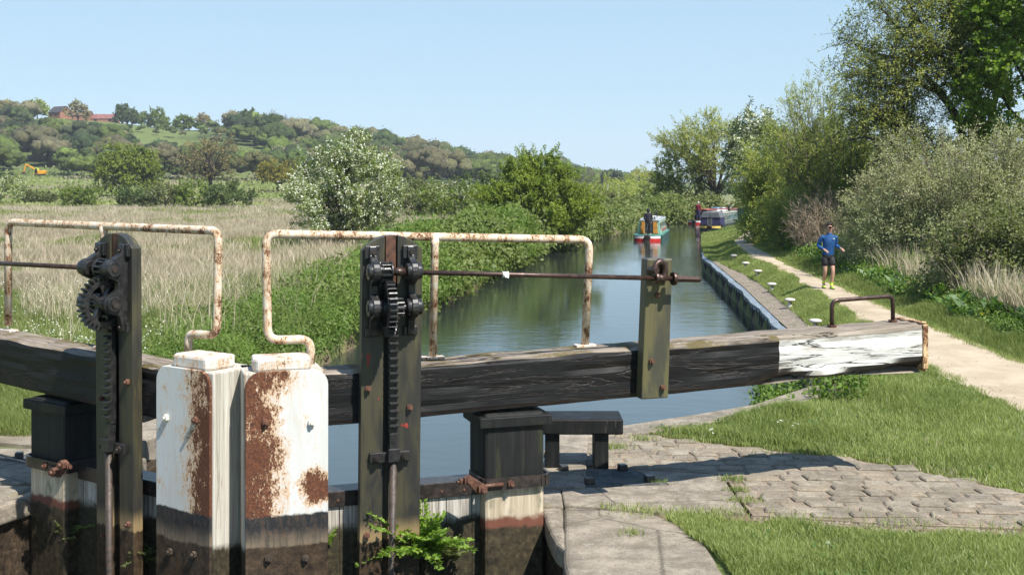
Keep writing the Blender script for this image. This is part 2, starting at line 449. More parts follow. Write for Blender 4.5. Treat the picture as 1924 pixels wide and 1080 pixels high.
M['sett'] = stone('sett_stone', (.19, .16, .12), (.325, .28, .215), 3.2, .22, None, .4, True)
M['mortar'] = stone('sandy_joint', (.2, .155, .11), (.3, .24, .18), 5.0, .1)
M['slate'] = stone('anchor_slab_iron', (.055, .06, .062), (.12, .125, .125), 4.0, .25, None, .3)
M['bark'] = stone('grey_bark', (.06, .05, .04), (.14, .12, .095), 6.0, .15)
M['barkdark'] = stone('dark_bark', (.025, .02, .016), (.06, .05, .04), 6.0, .1)
M['twig'] = stone('pale_twig', (.16, .13, .10), (.28, .24, .19), 6.0, .1)
M['twigred'] = stone('pink_brown_twig', (.33, .24, .17), (.52, .41, .3), 6.0, .1)

def path_mat():
    g = G('packed_gravel'); o = g.pos()
    n = g.noise(o, 1.2, 5, .6); n2 = g.noise(o, 45, 4, .75); n3 = g.noise(o, 140, 2, .6)
    c = g.mix(g.ss(n, .35, .65), (.37, .30, .21), (.46, .38, .275))
    c = g.mix(g.ss(n2, .55, .7, 0, .6), c, (.27, .215, .15))
    c = g.mix(g.ss(g.noise(g.map(o, (1.2, .45, 1)), 1.4, 5, .65), .5, .66, 0, .55), c, (.31, .245, .165))
    c = g.mix(g.ss(n3, .62, .7, 0, .6), c, (.6, .53, .43))
    g.pbr(c, .9, 0, .2, g.bump(g.math('ADD', n2, n3), .5, .012))
    return g.mat
M['path'] = path_mat()
def gravel_mat():
    g = G('grey_stony_verge'); o = g.pos()
    n = g.noise(o, 2.5, 5, .6); n2 = g.noise(o, 26, 4, .75)
    c = g.mix(g.ss(n2, .4, .62), (.12, .095, .07), (.34, .29, .235))
    c = g.mix(g.ss(n, .52, .68, 0, .55), c, (.08, .1, .035))
    g.pbr(c, .9, 0, .2, g.bump(n2, .9, .03))
    return g.mat
M['gravel'] = gravel_mat()

def ground_mat():
    """zone attribute: R = dry tall grass, G = bare soil, B = hill scrub"""
    g = G('grassy_ground'); o = g.pos()
    z = g.n('VertexColor', {'layer_name': 'tint'}).outputs[0]
    s = g.n('SeparateColor', None, i0=z).outputs
    n = g.noise(o, .35, 5, .6); n2 = g.noise(o, 4, 5, .7); n3 = g.noise(o, .06, 5, .65, .4)
    green = g.mix(g.ss(n2, .3, .7), (.085, .115, .032), (.14, .175, .055))
    green = g.mix(g.ss(n, .4, .7, 0, .5), green, (.12, .13, .045))
    dry = g.mix(g.ss(n2, .3, .7), (.21, .175, .125), (.34, .29, .215))
    dry = g.mix(g.ss(g.math('ADD', g.math('MULTIPLY', n, .5), g.math('MULTIPLY', n3, .5)), .5, .62, 0, .75), dry, (.10, .13, .04))
    soil = g.mix(n2, (.12, .085, .055), (.2, .15, .1))
    hill = g.mix(g.ss(n3, .38, .62), (.045, .065, .022), (.085, .115, .035))
    c = g.mix(s[0], green, dry)
    c = g.mix(s[2], c, hill)
    c = g.mix(s[1], c, soil)
    g.pbr(c, .9, 0, .15, g.bump(n2, .6, .05))
    return g.mat
M['ground'] = ground_mat()

def water_mat():
    g = G('canal_water'); o = g.pos()
    a = g.noise(g.map(o, (.9, 1.5, 1), rot=(0, 0, -.12)), 1.5, 3, .5, .3)
    b = g.noise(g.map(o, (1.0, 2.2, 1), rot=(0, 0, -.3)), 6.0, 3, .55, .2)
    patch = g.ss(g.noise(g.map(o, (.16, .07, 1)), 1.0, 4, .6), .35, .65, .25, 1.0)
    h = g.math('ADD', g.math('MULTIPLY', a, 1.0), g.math('MULTIPLY', b, .33))
    h = g.math('MULTIPLY', h, patch)
    g.pbr((.026, .034, .030), .02, 0, .5, g.bump(h, .27, .05), IOR=1.72)
    return g.mat
M['water'] = water_mat()
def wet_mud():
    g = G('bank_soil'); o = g.pos(); n = g.noise(o, 5, 6, .7)
    g.pbr(g.mix(n, (.02, .016, .01), (.07, .055, .035)), .7, 0, .3, g.bump(n, .6, .04))
    return g.mat
M['soil'] = wet_mud()
# ------------------------------------------------------------------ the two lock gates
MITRE = Vector((-2.26, 9.71, 0))
ANG_R, ANG_L = math.radians(18.12), math.radians(-34.9)

def leaf_to_world(u, v, z, left=False):
    if left:
        return Vector((MITRE.x-.82*u-.572*v, MITRE.y+.572*u-.82*v, z))
    return Vector((MITRE.x+.9505*u+.311*v, MITRE.y+.311*u-.9505*v, z))

def mirror_pt(p):
    """ground point by the right leaf -> the same place by the left leaf"""
    dx, dy = p[0]-MITRE.x, p[1]-MITRE.y
    u = dx*.9505+dy*.311; v = dx*.311-dy*.9505
    return leaf_to_world(u, v, p[2] if len(p) > 2 else 0, True)

def gear_poly(n, r0, r1, duty=.5):
    pts = []
    for i in range(n):
        a = 2*math.pi*i/n; w = 2*math.pi/n
        for f, r in ((-.30, r0), (-.16, r1), (.16, r1), (.30, r0)):
            pts.append((r*math.cos(a+f*w), r*math.sin(a+f*w)))
    return pts

def arc(cx, cy, r, a0, a1, n):
    return [(cx+r*math.cos(math.radians(a0+(a1-a0)*i/n)), cy+r*math.sin(math.radians(a0+(a1-a0)*i/n))) for i in range(n+1)]

def bend(pts, r=.09, n=5):
    """polyline with its corners rounded"""
    pts = [Vector(p) for p in pts]; out = [pts[0]]
    for a, b, c in zip(pts, pts[1:], pts[2:]):
        d1 = (a-b); d2 = (c-b); k = min(r, d1.length*.45, d2.length*.45)
        p0 = b+d1.normalized()*k; p2 = b+d2.normalized()*k
        for i in range(n+1):
            t = i/n
            out.append(p0*(1-t)**2+b*2*t*(1-t)+p2*t*t)
    out.append(pts[-1])
    return out

def make_gate(left):
    sg = -1.0 if left else 1.0
    def P(u, v, z): return Vector((sg*u, -v, z))
    def bx(mb, u0, u1, v0, v1, z0, z1, mat=0):
        a, b = P(u0, v0, z0), P(u1, v1, z1)
        return mb.box((min(a.x, b.x), min(a.y, b.y), z0), (max(a.x, b.x), max(a.y, b.y), z1), mat)
    if left:
        root = thing('lock_gate', 'left leaf of the lock gate, black beam with mossy top running off the picture edge', 'lock gate', MITRE, ANG_L, 'lock gate leaves')
    else:
        root = thing('lock_gate', 'right leaf of the lock gate, its long black beam ending in a white painted tip', 'lock gate', MITRE, ANG_R, 'lock gate leaves')

    # ---- balance beam: one long worn baulk, cross section points pushed about by splits and wear
    L = 6.6; nl = 170
    sec = []                                             # (v, z fraction) round the section, front bottom first
    nv, nz = 7, 10
    for i in range(nz): sec.append((.22, i/(nz-1)))
    for i in range(1, nv): sec.append((.22-.44*i/(nv-1), 1.0))
    for i in range(1, nz): sec.append((-.22, 1-i/(nz-1)))
    for i in range(1, nv-1): sec.append((-.22+.44*i/(nv-1), 0.0))
    ns = len(sec); vs = []
    rr = random.Random(3 if left else 5)  # where the splits run
    cracks = [(rr.uniform(.8, 6), rr.uniform(.25, .9), rr.uniform(.5, 1.6), rr.uniform(.009, .016), rr.uniform(-.06, .06)) for _ in range(13)]
    for i in range(nl+1):
        t = i/nl; u = .62+(L-.62)*t
        zt, zb = 1.35+(u-.7)*.033, .905+(u-.7)*.0285
        if u > 5.0 and not left: zb += 0  # foot of the white end is eaten away below
        for v, f in sec:
            z = zb+(zt-zb)*f
            nx = mathutils_noise(u*1.1, v*4, f*3+(9 if left else 0))*.012+mathutils_noise(u*5, v*9, f*11)*.005
            vv = v*(1+nx*.7); z += nx*.7
            if f > .99: z += mathutils_noise(u*2.5, v*14, 3.1)*.014
            # rounded arrises
            if abs(v) > .21 and (f > .99 or f < .01):
                vv *= .945; z += -.016 if f > .99 else .016
            if v > .21 and f < .45 and u > 4.6:           # decayed lower front edge
                k = min(1, (u-4.6)/.5)*(.55+.45*math.sin(u*4.1+.6)+.2*math.sin(u*9))
                d = max(0, .26-f)*k
                vv -= d*.62; z += d*.16
            if f < .01 and u > 5.0:
                z += .03*math.sin((u-5)*3.0)*max(0, v/.22)
            for cu, cf, cl, cd, sl in cracks:
                if v > .2:
                    dx = (u-cu)/cl
                    if abs(dx) < 1:
                        dd = abs(f-(cf+sl*(u-cu)+.05*math.sin(u*2.3+cu*9)+.03*math.sin(u*6+cl*20)))
                        if dd < .07: vv -= cd*(1-dx*dx)*(1-dd/.07)
            vs.append(P(u, vv, z))
    fs = [(i*ns+k, i*ns+(k+1) % ns, (i+1)*ns+(k+1) % ns, (i+1)*ns+k) for i in range(nl) for k in range(ns)]
    mb = MB(); mb.add(vs, fs, 0, False)
    mb.f.append(list(range(ns))); mb.m.append(0); mb.s.append(False)
    mb.f.append([nl*ns+k for k in range(ns)]); mb.m.append(0); mb.s.append(False)
    beam = mb.build('balance_beam', M['beam'], root)

    # end band, hand bar
    mb = MB(); z0, z1 = 1.07, 1.555
    bx(mb, 6.565, 6.625, .205, .232, z0+.03, z1-.02); bx(mb, 6.50, 6.625, -.232, -.205, z0, z1-.02)
    bx(mb, 6.545, 6.625, -.2045, .2045, z1-.012, z1+.006); bx(mb, 6.602, 6.628, -.2045, .2045, z0, z1-.0125)
    e = mb.build('end_band', M['cream'], beam, .006)
    mb = MB()
    mb.tube(bend([P(5.69, -.02, 1.49), P(5.69, -.02, 1.775), P(6.395, -.02, 1.80), P(6.395, -.02, 1.51)], .07), .021, 10)
    hb = mb.build('hand_bar', [M['brown'], M['rustiron']], beam)
    for u, z in ((5.69, 1.527), (6.395, 1.549)): MB().tube([P(u, -.02, z-.025), P(u, -.02, z+.012)], .045, 8, 0, True, False).build('bar_foot', M['rustiron'], beam)

    # ---- mitre post with its steel face plate and top cap
    mb = MB(); bx(mb, .008, .66, -.20, .27, -2.2, 1.395)
    mb.build('mitre_post', M['mitre'], root, .015)
    mb = MB()
    r = .13; poly = [(.02, -2.1), (.688, -2.1)]+arc(.688-r, 1.405-r, r, 0, 90, 8)+arc(.02+r, 1.405-r, r, 90, 180, 8)
    mb.prism([(sg*a, b) for a, b in poly], -.30, -.272, 'xz')
    pl = mb.build('face_plate', M['plate_a' if left else 'plate_b'], root, .004)
    bolts('bolt', [(P(u, .30, z), P(0, 1, 0), M[mt]) for u, z, mt in ((.18, 1.0, 'bolt'), (.55, .975, 'wbolt'), (.2, -.10, 'mudbolt'), (.5, -.13, 'mudbolt'))], pl, .03, .028)
    mb = MB()
    mb.prism([(sg*a, -b) for a, b in ((.085, .20), (.12, .262), (.52, .262), (.565, .20), (.555, -.04), (.10, -.05))], 1.394, 1.505, 'xy')
    mb.build('post_cap', M['cap'], root, .022)

    # ---- heel post
    mb = MB(); bx(mb, 2.05, 2.60, -.24, .24, -2.2, .93)
    hp = mb.build('heel_post', M['heel'], root, .03)
    mb = MB(); bx(mb, 2.0, 2.66, -.275, .275, .815, .905)
    mb.build('timber_band', M['tar'], hp, .008)
    mb = MB()
    ring = []
    for a, v in ((2.03, -.1), (2.03, .22)): ring.append((a, v))
    ring += [(2.05, .27), (2.55, .27)]+[(2.55+.09*math.sin(x), .18+.09*math.cos(x)) for x in (.4, .8, 1.2)]+[(2.645, -.1)]
    for k in range(len(ring)-1):
        (a, b), (c, d) = ring[k], ring[k+1]
        nn = Vector((d-b, -(c-a))).normalized()*-.022
        q = [(a, b), (c, d), (c+nn.x, d+nn.y), (a+nn.x, b+nn.y)]
        mb.prism([(sg*x, -y) for x, y in q], .285, .385, 'xy')
    cs = mb.build('collar_strap', M['steel'], root)
    bolts('bolt', [(P(2.27, .29, .335), P(0, 1, 0), M['bolt'])], cs, .03, .03)
    mb = MB(); mb.tube([P(1.97, .33, .335), P(2.2, .3, .335)], [.022, .018], 8); mb.build('adjusting_rod', M['rustiron'], cs)
    mb = MB(); mb.prism([(sg*a, b) for a, b in ((1.82, .43), (1.87, .46), (2.02, .36), (2.0, .28), (1.95, .285))], -.37, -.345, 'xz'); mb.build('link_plate', M['rustiron'], cs, .008)
    bolts('bolt', [(P(1.86, .375, .42), P(0, 1, 0), M['bolt']), (P(1.985, .375, .335), P(0, 1, 0), M['bolt']), (P(1.83, .36, .405), P(-1, .3, 0), M['rustiron'], .026)], cs, .042, .045)

    # ---- planking and top rail of the leaf
    mb = MB(); bx(mb, .655, 2.06, -.06, .10, -2.2, .335)
    mb.build('leaf_planking', M['plank'], root, .004)
    mb = MB(); bx(mb, .70, 2.03, -.10, .125, .215, .345)
    tr = mb.build('top_rail', [M['steel']], root, .006)
    for u in (.8, 1.0, 1.7, 1.9): MB().tube([P(u, .125, .27), P(u, .132, .27)], .011, 8).build('rivet', M['bolt'], tr)

    # ---- paddle post: two face boards with a slot, back board, arched head
    zt0, zt1 = 2.37, 2.50
    u0, u1 = .965, 1.475; uc = (u0+u1)/2; lean = .017
    def head(u):                                          # arched outline of the top
        f = (u-uc)/((u1-u0)/2)
        return zt1-.125*abs(f)**2.2
    def board(mb, a, b, v0, v1, mat=0):
        n = 8
        top = [(a+(b-a)*i/n, head(a+(b-a)*i/n)) for i in range(n+1)]
        poly = [(a-.045, -2.2), (b-.045, -2.2)]+top[::-1]
        mb.prism([(sg*x, z) for x, z in poly], -v1, -v0, 'xz', mat)
    mb = MB()
    board(mb, u0, u1, .235, .275); board(mb, u0, 1.155, .2755, .335); board(mb, 1.262, u1, .2755, .335)
    pp = mb.build('paddle_post', M['board'], root, .006)
    mb = MB()
    poly = [(1.166, 2.10), (1.251, 2.10), (1.251, head(1.251)-.004), (1.166, head(1.166)-.004)]
    mb.prism([(sg*x, z) for x, z in poly], -.318, -.2755, 'xz')
    mb.build('slot_fillet', M['rustiron'], pp)
    bolts('bolt', [(P(u, .335, z), P(0, 1, 0), M['bolt']) for u, z in ((1.012, 1.232), (1.363, 1.057), (1.0, .02), (1.33, -.12))], pp, .026, .03)
    if not left:
        for u, z, w, h in ((1.015, 1.48, .03, .055), (1.012, 1.43, .016, .03), (1.337, .905, .04, .022), (1.30, .91, .02, .012), (1.10, 1.14, .010, .014)):
            pts = [(u+w*.5*math.cos(a)*(1+.3*math.sin(3*a+u*50)), z+h*.9*math.sin(a)*(1+.25*math.cos(2*a+z*30))) for a in [k*.5 for k in range(12)]]
            MB().prism(pts, -.3375, -.3352, 'xz').build('paint_smear', M['redpaint'], pp)

    # ---- paddle gear: rack, wheel, pinions, brackets, clamp, rod, spindle
    gearroot = MB()
    # side brackets
    prof = [(.336, 2.41), (.385, 2.41), (.40, 2.33)]+[(.49+.075*math.cos(math.radians(a)), 2.205+.082*math.sin(math.radians(a))) for a in range(95, -100, -22)]+[(.43, 2.09), (.43, 2.02)]+\
        [(.49+.08*math.cos(math.radians(a)), 1.91+.085*math.sin(math.radians(a))) for a in range(95, -100, -22)]+[(.42, 1.80), (.395, 1.72), (.385, 1.665), (.336, 1.665)]
    brs = []
    for uu, w in ((1.045, .062), (1.365, .058)):
        mb = MB()
        mb.prism([(-v, z) for v, z in prof], sg*(uu-w/2), sg*(uu+w/2), 'yz')
        for z in (2.205, 1.91): mb.tube([P(uu-.065, .49, z), P(uu+.065, .49, z)], .068, 18)
        bx(mb, uu-.065, uu+.06, .3355, .375, 2.30, 2.415); bx(mb, uu-.06, uu+.06, .3355, .37, 1.66, 1.74)
        brs.append(mb)
    bo = None
    for mb in brs:
        b = mb.build('gear_bracket', M['iron'], root, .008)
        q = 1.05 if mb is brs[0] else 1.365
        bolts('bolt', [(P(q, .375, 2.355), P(0, 1, 0), M['steel']), (P(q, .37, 1.70), P(0, 1, 0), M['steel'])], b, .03, .025)
        for z in (2.205, 1.91): MB().tube([P(q+(.06 if q > 1.2 else -.06), .49, z), P(q+(.078 if q > 1.2 else -.078), .49, z)], .032, 14).build('axle_end', M['steel'], b)
    def spun(mb, poly, c, u0, u1, mat=0, hole=None):
        mb.prism([(c[0]+a, c[1]+b) for a, b in poly], sg*u0, sg*u1, 'yz', mat)
    mb = MB(); spun(mb, gear_poly(11, .058, .086), (-.49, 2.205), 1.085, 1.165)
    mb.tube([P(1.165, .49, 2.205), P(1.18, .49, 2.205)], .088, 24)
    mb.build('pinion', M['iron'], root, .003)
    # great wheel: toothed rim, four spokes, hub
    mb = MB(); nt = 30; ro, rt, ri = .196, .236, .158
    outer = gear_poly(nt, ro, rt); c = (-.49, 1.91); n = len(outer)
    inner = [(ri*math.cos(2*math.pi*i/n-.066), ri*math.sin(2*math.pi*i/n-.066)) for i in range(n)]
    a0, a1 = sg*1.115, sg*1.185
    vs = [(a0, c[0]+p, c[1]+q) for p, q in outer]+[(a1, c[0]+p, c[1]+q) for p, q in outer]+[(a0, c[0]+p, c[1]+q) for p, q in inner]+[(a1, c[0]+p, c[1]+q) for p, q in inner]
    fs = []
    for i in range(n):
        j = (i+1) % n
        fs += [(i, j, n+j, n+i), (2*n+i, 3*n+i, 3*n+j, 2*n+j), (i, 2*n+i, 2*n+j, j), (n+i, n+j, 3*n+j, 3*n+i)]
    mb.add(vs, fs)
    for k in range(4):
        a = math.radians(45+90*k+12)
        M4 = Matrix.Translation((0, c[0], c[1])) @ Matrix.Rotation(a, 4, 'X')
        mb.box((min(a0, a1)+.015, .04, -.022), (max(a0, a1)-.015, .165, .022), 0, M4)
    mb.tube([P(1.105, .49, 1.91), P(1.20, .49, 1.91)], .062, 18)
    mb.build('gear_wheel', M['iron'], root, .002)
    mb = MB(); spun(mb, gear_poly(10, .052, .08), (-.49, 1.91), 1.21, 1.275)
    mb.tube([P(1.1, .49, 1.91), P(1.36, .49, 1.91)], .03, 12)
    mb.build('rack_pinion', M['iron'], root, .003)
    # rack
    mb = MB(); bx(mb, 1.175, 1.255, .336, .385, .86, 2.0)
    z = .90
    while z < 1.98:
        pr = [(.385, z), (.425, z+.012), (.425, z+.03), (.385, z+.042)]
        mb.prism([(-v, zz) for v, zz in pr], sg*1.177, sg*1.253, 'yz'); z += .062
    bx(mb, 1.182, 1.248, .336, .40, .70, .859)
    mb.build('toothed_rack', M['iron'], root, .003)
    mb = MB(); bx(mb, 1.02, 1.36, .336, .375, .615, .70); bx(mb, 1.165, 1.265, .375, .43, .625, .735)
    cl = mb.build('rack_clamp', M['iron'], root, .006)
    bolts('bolt', [(P(u, .375, .655), P(0, 1, 0), M['steel']) for u in (1.075, 1.31)], cl, .03, .026)
    mb = MB(); mb.tube([P(1.175, .385, -2.2), P(1.215, .385, .63)], .030, 12)
    mb.build('paddle_rod', M['rod'], root)
    # spindle
    mb = MB()
    d = .0485
    def S(u): return P(u, .49, 2.205-(u-1.2)*d*(1 if not left else 0.25))
    mb.tube([S(1.0), S(3.75)], .021, 12)
    mb.tube([S(1.18), S(1.3)], .034, 12)
    mb.tube([S(3.75), S(3.80), S(3.98), S(4.0)], [.03, .03, .026, .02], 4, 0, True, False)
    sp = mb.build('spindle', M['brown'], root)
    if not left:
        mb = MB()
        mb.tube([S(2.13), S(2.185)], .0245, 12)
        a = S(2.13)
        mb.add([a+Vector((0, -.02, .02)), a+Vector((.055, -.024, .012)), a+Vector((.05, -.03, -.03)), a+Vector((.02, -.028, -.022)), a+Vector((0, -.0, .02)), a+Vector((.055, -.0, .014)), a+Vector((.05, -.02, -.033)), a+Vector((.02, -.02, -.024))],
               [(0, 1, 2, 3), (4, 7, 6, 5), (0, 4, 5, 1), (1, 5, 6, 2), (2, 6, 7, 3), (3, 7, 4, 0)])
        tp = mb.build('tape_wrap', M['tape'], sp); tp['label'] = 'white tape wrapped round the middle of the spindle'

    # ---- stanchion that carries the outer end of the spindle
    mb = MB()
    pts = [(3.475, 1.0), (3.74, 1.0), (3.785, 2.25), (3.53, 2.255)]
    mb.prism([(sg*a, b) for a, b in pts], -.36, -.232, 'xz')
    st = mb.build('spindle_stanchion', M['board_olive'], root, .012)
    bolts('bolt', [(P(u, .36, z), P(0, 1, 0), M['bolt']) for u, z in ((3.57, 1.34), (3.68, 1.10), (3.63, 1.93))], st, .026, .03)
    mb = MB(); s = S(3.62)
    for uu, r in ((3.56, .055), (3.60, .038), (3.73, .06)):
        q = S(uu); mb.tube([q-P(.016, 0, 0), q+P(.016, 0, 0)], r, 18)
    hk = []
    for a in range(-70, 181, 18):
        hk.append(P(3.60+.06*math.cos(math.radians(a)), .47-.02*math.cos(math.radians(a)), s.z+.06+.085*math.sin(math.radians(a))))
    hk += [P(3.5, .5, s.z+.085)]
    mb.tube(hk[:-1][::-1], [.026]*4+[.034]*(len(hk)-5), 10)
    mb.tube([P(3.545, .37, s.z+.075), P(3.545, .53, s.z+.075)], .03, 14)
    bx(mb, 3.60, 3.72, .3605, .40, s.z-.02, s.z+.14)
    mb.tube([P(3.64, .36, s.z), P(3.64, .47, s.z)], .035, 12)
    mb.build('safety_catch', M['brown'], st, .004)

    # ---- handrail
    v = -.08
    mb = MB()
    if left:
        pts = [(.70, 1.50), (.735, 1.62), (.37, 1.635), (.35, 2.525), (3.47, 2.535), (3.47, 1.50)]; pts[0] = (.735, 1.47)
        mids = [((1.92, 2.53), (1.92, 1.42))]
    else:
        pts = [(.60, 1.36), (.60, 1.605), (.24, 1.61), (.225, 2.505), (3.155, 2.41), (3.11, 1.44)]
        mids = [((1.69, 2.457), (1.67, 1.39))]
    mb.tube(bend([P(a, v, b) for a, b in pts], .10), .037, 12)
    for a, b in mids:
        mb.tube([P(a[0], v, a[1]), P(a[0], v, a[1]-.07), P(b[0], v, b[1])], [.045, .036, .036], 12)
    hr = mb.build('handrail', M['rail'], root)
    for q in [pts[-1], mids[0][1]]:
        zz = 1.36+(q[0]-.7)*.0305; mb = MB()
        bx(mb, q[0]-.10, q[0]+.10, v-.05, v+.05, zz-.005, zz+.018)
        mb.build('rail_foot', M['cap'], hr, .004)
    return root

def mathutils_noise(x, y, z):
    from mathutils import noise as mn
    return mn.noise(Vector((x, y, z)))

gate_r = make_gate(False)
gate_l = make_gate(True)
# ------------------------------------------------------------------ canal lines, terrain
WZ = -.95
XR = np.array([(-30, .5), (9, .45), (10.4, .25), (11.2, .28), (13.4, .45), (13.75, .62), (14.0, 1.36), (14.6, 2.24), (15.3, 3.18), (16.6, 4.2), (19.5, 5.2), (24, 5.85), (27.7, 6.2),
               (36.5, 7.1), (44, 7.76), (50.9, 8.33), (64, 10.3), (78, 12.6), (88, 15.9), (98, 19.4), (103, 22.6), (106, 25), (112, 33), (118, 43), (126, 70), (140, 140), (170, 300)])
XL = np.array([(-30, -4.5), (9, -5.3), (11.2, -4.75), (12, -4.35), (13.5, -4.1), (15, -4.1), (17, -4.7), (20, -4.9), (25.2, -3.95), (29.6, -3.5), (39.9, -1.85), (53.6, 0), (63.6, 1.4), (74.6, 4.7),
               (92, 9.1), (101, 11.5), (107, 14.5), (114, 19), (120, 27), (127, 41), (136, 70), (150, 140), (180, 300)])
def xr(y): return np.interp(y, XR[:, 0], XR[:, 1])
def xl(y): return np.interp(y, XL[:, 0], XL[:, 1])
PATHL = np.array([(-5, 5.6), (8, 6.0), (13, 6.3), (18.4, 6.5), (25, 7.3), (28.7, 7.75), (32.9, 8.1), (38.4, 8.75), (43.9, 9.0), (54.5, 10.2), (64, 12.2), (72, 14.4), (78, 16.2), (88, 19.6), (98, 24.2), (106, 30), (112, 38)])
PATHR = np.array([(-5, 7.8), (8, 7.9), (15.5, 8.0), (19, 8.2), (24, 8.5), (29.6, 8.85), (35, 9.3), (41.6, 9.75), (54.5, 11.2), (64, 13.2), (72, 15.4), (78, 17.3), (88, 20.8), (98, 25.6), (106, 31.4), (112, 39.4)])
def pl_(y): return np.interp(y, PATHL[:, 0], PATHL[:, 1])
def pr_(y): return np.interp(y, PATHR[:, 0], PATHR[:, 1])
def sst(x, a, b):
    t = np.clip((x-a)/(b-a), 0, 1); return t*t*(3-2*t)

def vnoise(x, y, seed=0):
    """cheap smooth noise for arrays"""
    x = np.asarray(x, dtype=float); y = np.asarray(y, dtype=float)
    r = np.random.default_rng(seed+11); t = r.random((64, 64))
    xi = np.floor(x).astype(int); yi = np.floor(y).astype(int); fx = x-xi; fy = y-yi
    fx = fx*fx*(3-2*fx); fy = fy*fy*(3-2*fy)
    a = t[xi % 64, yi % 64]; b = t[(xi+1) % 64, yi % 64]; c = t[xi % 64, (yi+1) % 64]; d = t[(xi+1) % 64, (yi+1) % 64]
    return (a*(1-fx)+b*fx)*(1-fy)+(c*(1-fx)+d*fx)*fy

# skyline of the wooded hill: tree-top heights read along the horizon, as bearings (x/y) against elevation
RIDGE = np.array([(-400, 232), (-120, 228), (0, 236), (50, 226), (100, 222), (170, 230), (230, 233), (290, 242), (360, 248), (430, 246), (520, 258), (600, 272), (700, 284), (780, 298), (850, 312), (900, 322), (960, 322), (1060, 322), (1100, 333), (1150, 341), (1190, 345), (1300, 347), (2600, 347)])
def hill(x, y):
    px = CX+FOC*x/np.maximum(y, 1)
    el = (HY-np.interp(px, RIDGE[:, 0], RIDGE[:, 1]))/FOC
    yr = np.interp(px, [-400, 600, 900, 1100, 1300], [620, 640, 760, 1000, 1100])
    zr = CZ+el*yr
    t = sst(y, yr*.60, yr*1.0)
    base = -.5+sst(y, 190, 420)*np.interp(px, [0, 500, 900, 1300], [5.0, 3.5, 1.5, .5])
    return base*(1-t)+zr*t

def ground_z(x, y):
    x = np.asarray(x, dtype=float); y = np.asarray(y, dtype=float)
    x, y = np.broadcast_arrays(x, y)
    a, b = xl(y), xr(y)
    edge_r = -.40*sst(y, 17, 26)
    er = np.maximum(x-b, 0)
    zr = edge_r*(1-sst(er, .5, 1.6))
    zr = zr*(1-sst(y, 50, 70)) + sst(y, 50, 70)*(-.62+.52*sst(er, .3, 3.2))
    zr = zr + .45*sst(x-pr_(y), 1.5, 6)*sst(y, 20, 30)
    el = np.maximum(a-x, 0)
    zl = -.5*sst(y, 15.5, 24)+.10*(vnoise(x*.3, y*.3, 1)-.5)*sst(y, 17, 24)
    z = np.where(x > (a+b)/2, zr, zl)
    z = np.where(y > 150, np.maximum(hill(x, y), -.6), z)
    t = sst(y, 140, 175); z = z*(1-0*t)
    m = np.where(y < 16.5, .55, .05)*1.0
    w = np.where(y < 16.5, .25, .35)
    inside = sst(x, a-m, a-m+w)*(1-sst(x, b+m-w, b+m))
    inside = inside*(y < 178)
    return z*(1-inside)+(-3.2)*inside

def graded(parts):
    out = []
    for a, b, s in parts: out.append(np.arange(a, b, s))
    return np.unique(np.concatenate(out+[np.array([parts[-1][1]])]))
gx = graded([(-2200, -400, 200), (-400, -80, 16), (-80, -24, 3), (-24, -9, .8), (-9, 16, .22), (16, 40, .8), (40, 140, 6), (140, 400, 20), (400, 2200, 200)])
gy = graded([(-60, 4, 4), (4, 30, .22), (30, 60, .4), (60, 130, .8), (130, 200, 4), (200, 1100, 12), (1100, 3400, 150)])
X, Y = np.meshgrid(gx, gy)
Z = ground_z(X, Y)
Z = Z + np.where((X > xr(Y)+.6) | (X < xl(Y)-.6), .02*(vnoise(X*1.3, Y*1.3, 5)-.5), 0)
Z = np.where((Y > 8) & (Y < 14.6) & (X > -7) & (X < 5.6), np.minimum(Z, -.035), Z)
nxg, nyg = len(gx), len(gy)
verts = np.stack([X, Y, Z], -1).reshape(-1, 3)
ii = (np.arange(nyg-1)[:, None]*nxg+np.arange(nxg-1)[None, :]).ravel()
faces = np.stack([ii, ii+1, ii+1+nxg, ii+nxg], -1)
col = np.zeros((len(verts), 3), dtype=np.float32)
vx, vy, vz = verts.T
left_field = (vx < xl(vy)-2.5) & (vy > 22)
pxv = CX+FOC*vx/np.maximum(vy, 1)
col[:, 0] = np.where(left_field, sst(vy, 26, 34)*(1-sst(vy, 165, 190)*.7)*(1-sst(vy, 330, 380)), 0)
col[:, 0] = np.where((vy > 130) & (vx > xl(vy)), .3, col[:, 0])
meadow = ((pxv > 50) & (pxv < 372) & (vy > 470)) | ((pxv > 425) & (pxv < 520) & (vy > 400) & (vy < 560))
col[:, 2] = np.where((vy > 380) & ~meadow, 1, 0)
col[:, 1] = np.where((vz < -.62) & (vy < 170), 1, 0)
col[:, 1] = np.where((vy < 14.2) & (vy > 9.8) & (vx > 0) & (vx < 4.8) & (vx < 4.2+ (14.2-vy)*.2), .9, col[:, 1])
ground = kind(np_obj('ground', verts, faces, M['ground'], smooth=True, col=col), 'structure')

# water: lower pound and the drained chamber
wy = np.concatenate([np.arange(10.5, 180, 1.5)])
wv, wf = [], []
for y in wy: wv += [(xl(y)-.9, y, WZ), (xr(y)+.9, y, WZ)]
wf = [(2*i, 2*i+1, 2*i+3, 2*i+2) for i in range(len(wy)-1)]
kind(np_obj('water', np.array(wv), np.array(wf), M['water']), 'structure')
kind(np_obj('chamber_water', np.array([(-5.8, -12, -2.1), (1.2, -12, -2.1), (1.2, 11.4, -2.1), (-5.8, 11.4, -2.1)]), np.array([(0, 1, 2, 3)]), M['water']), 'structure')

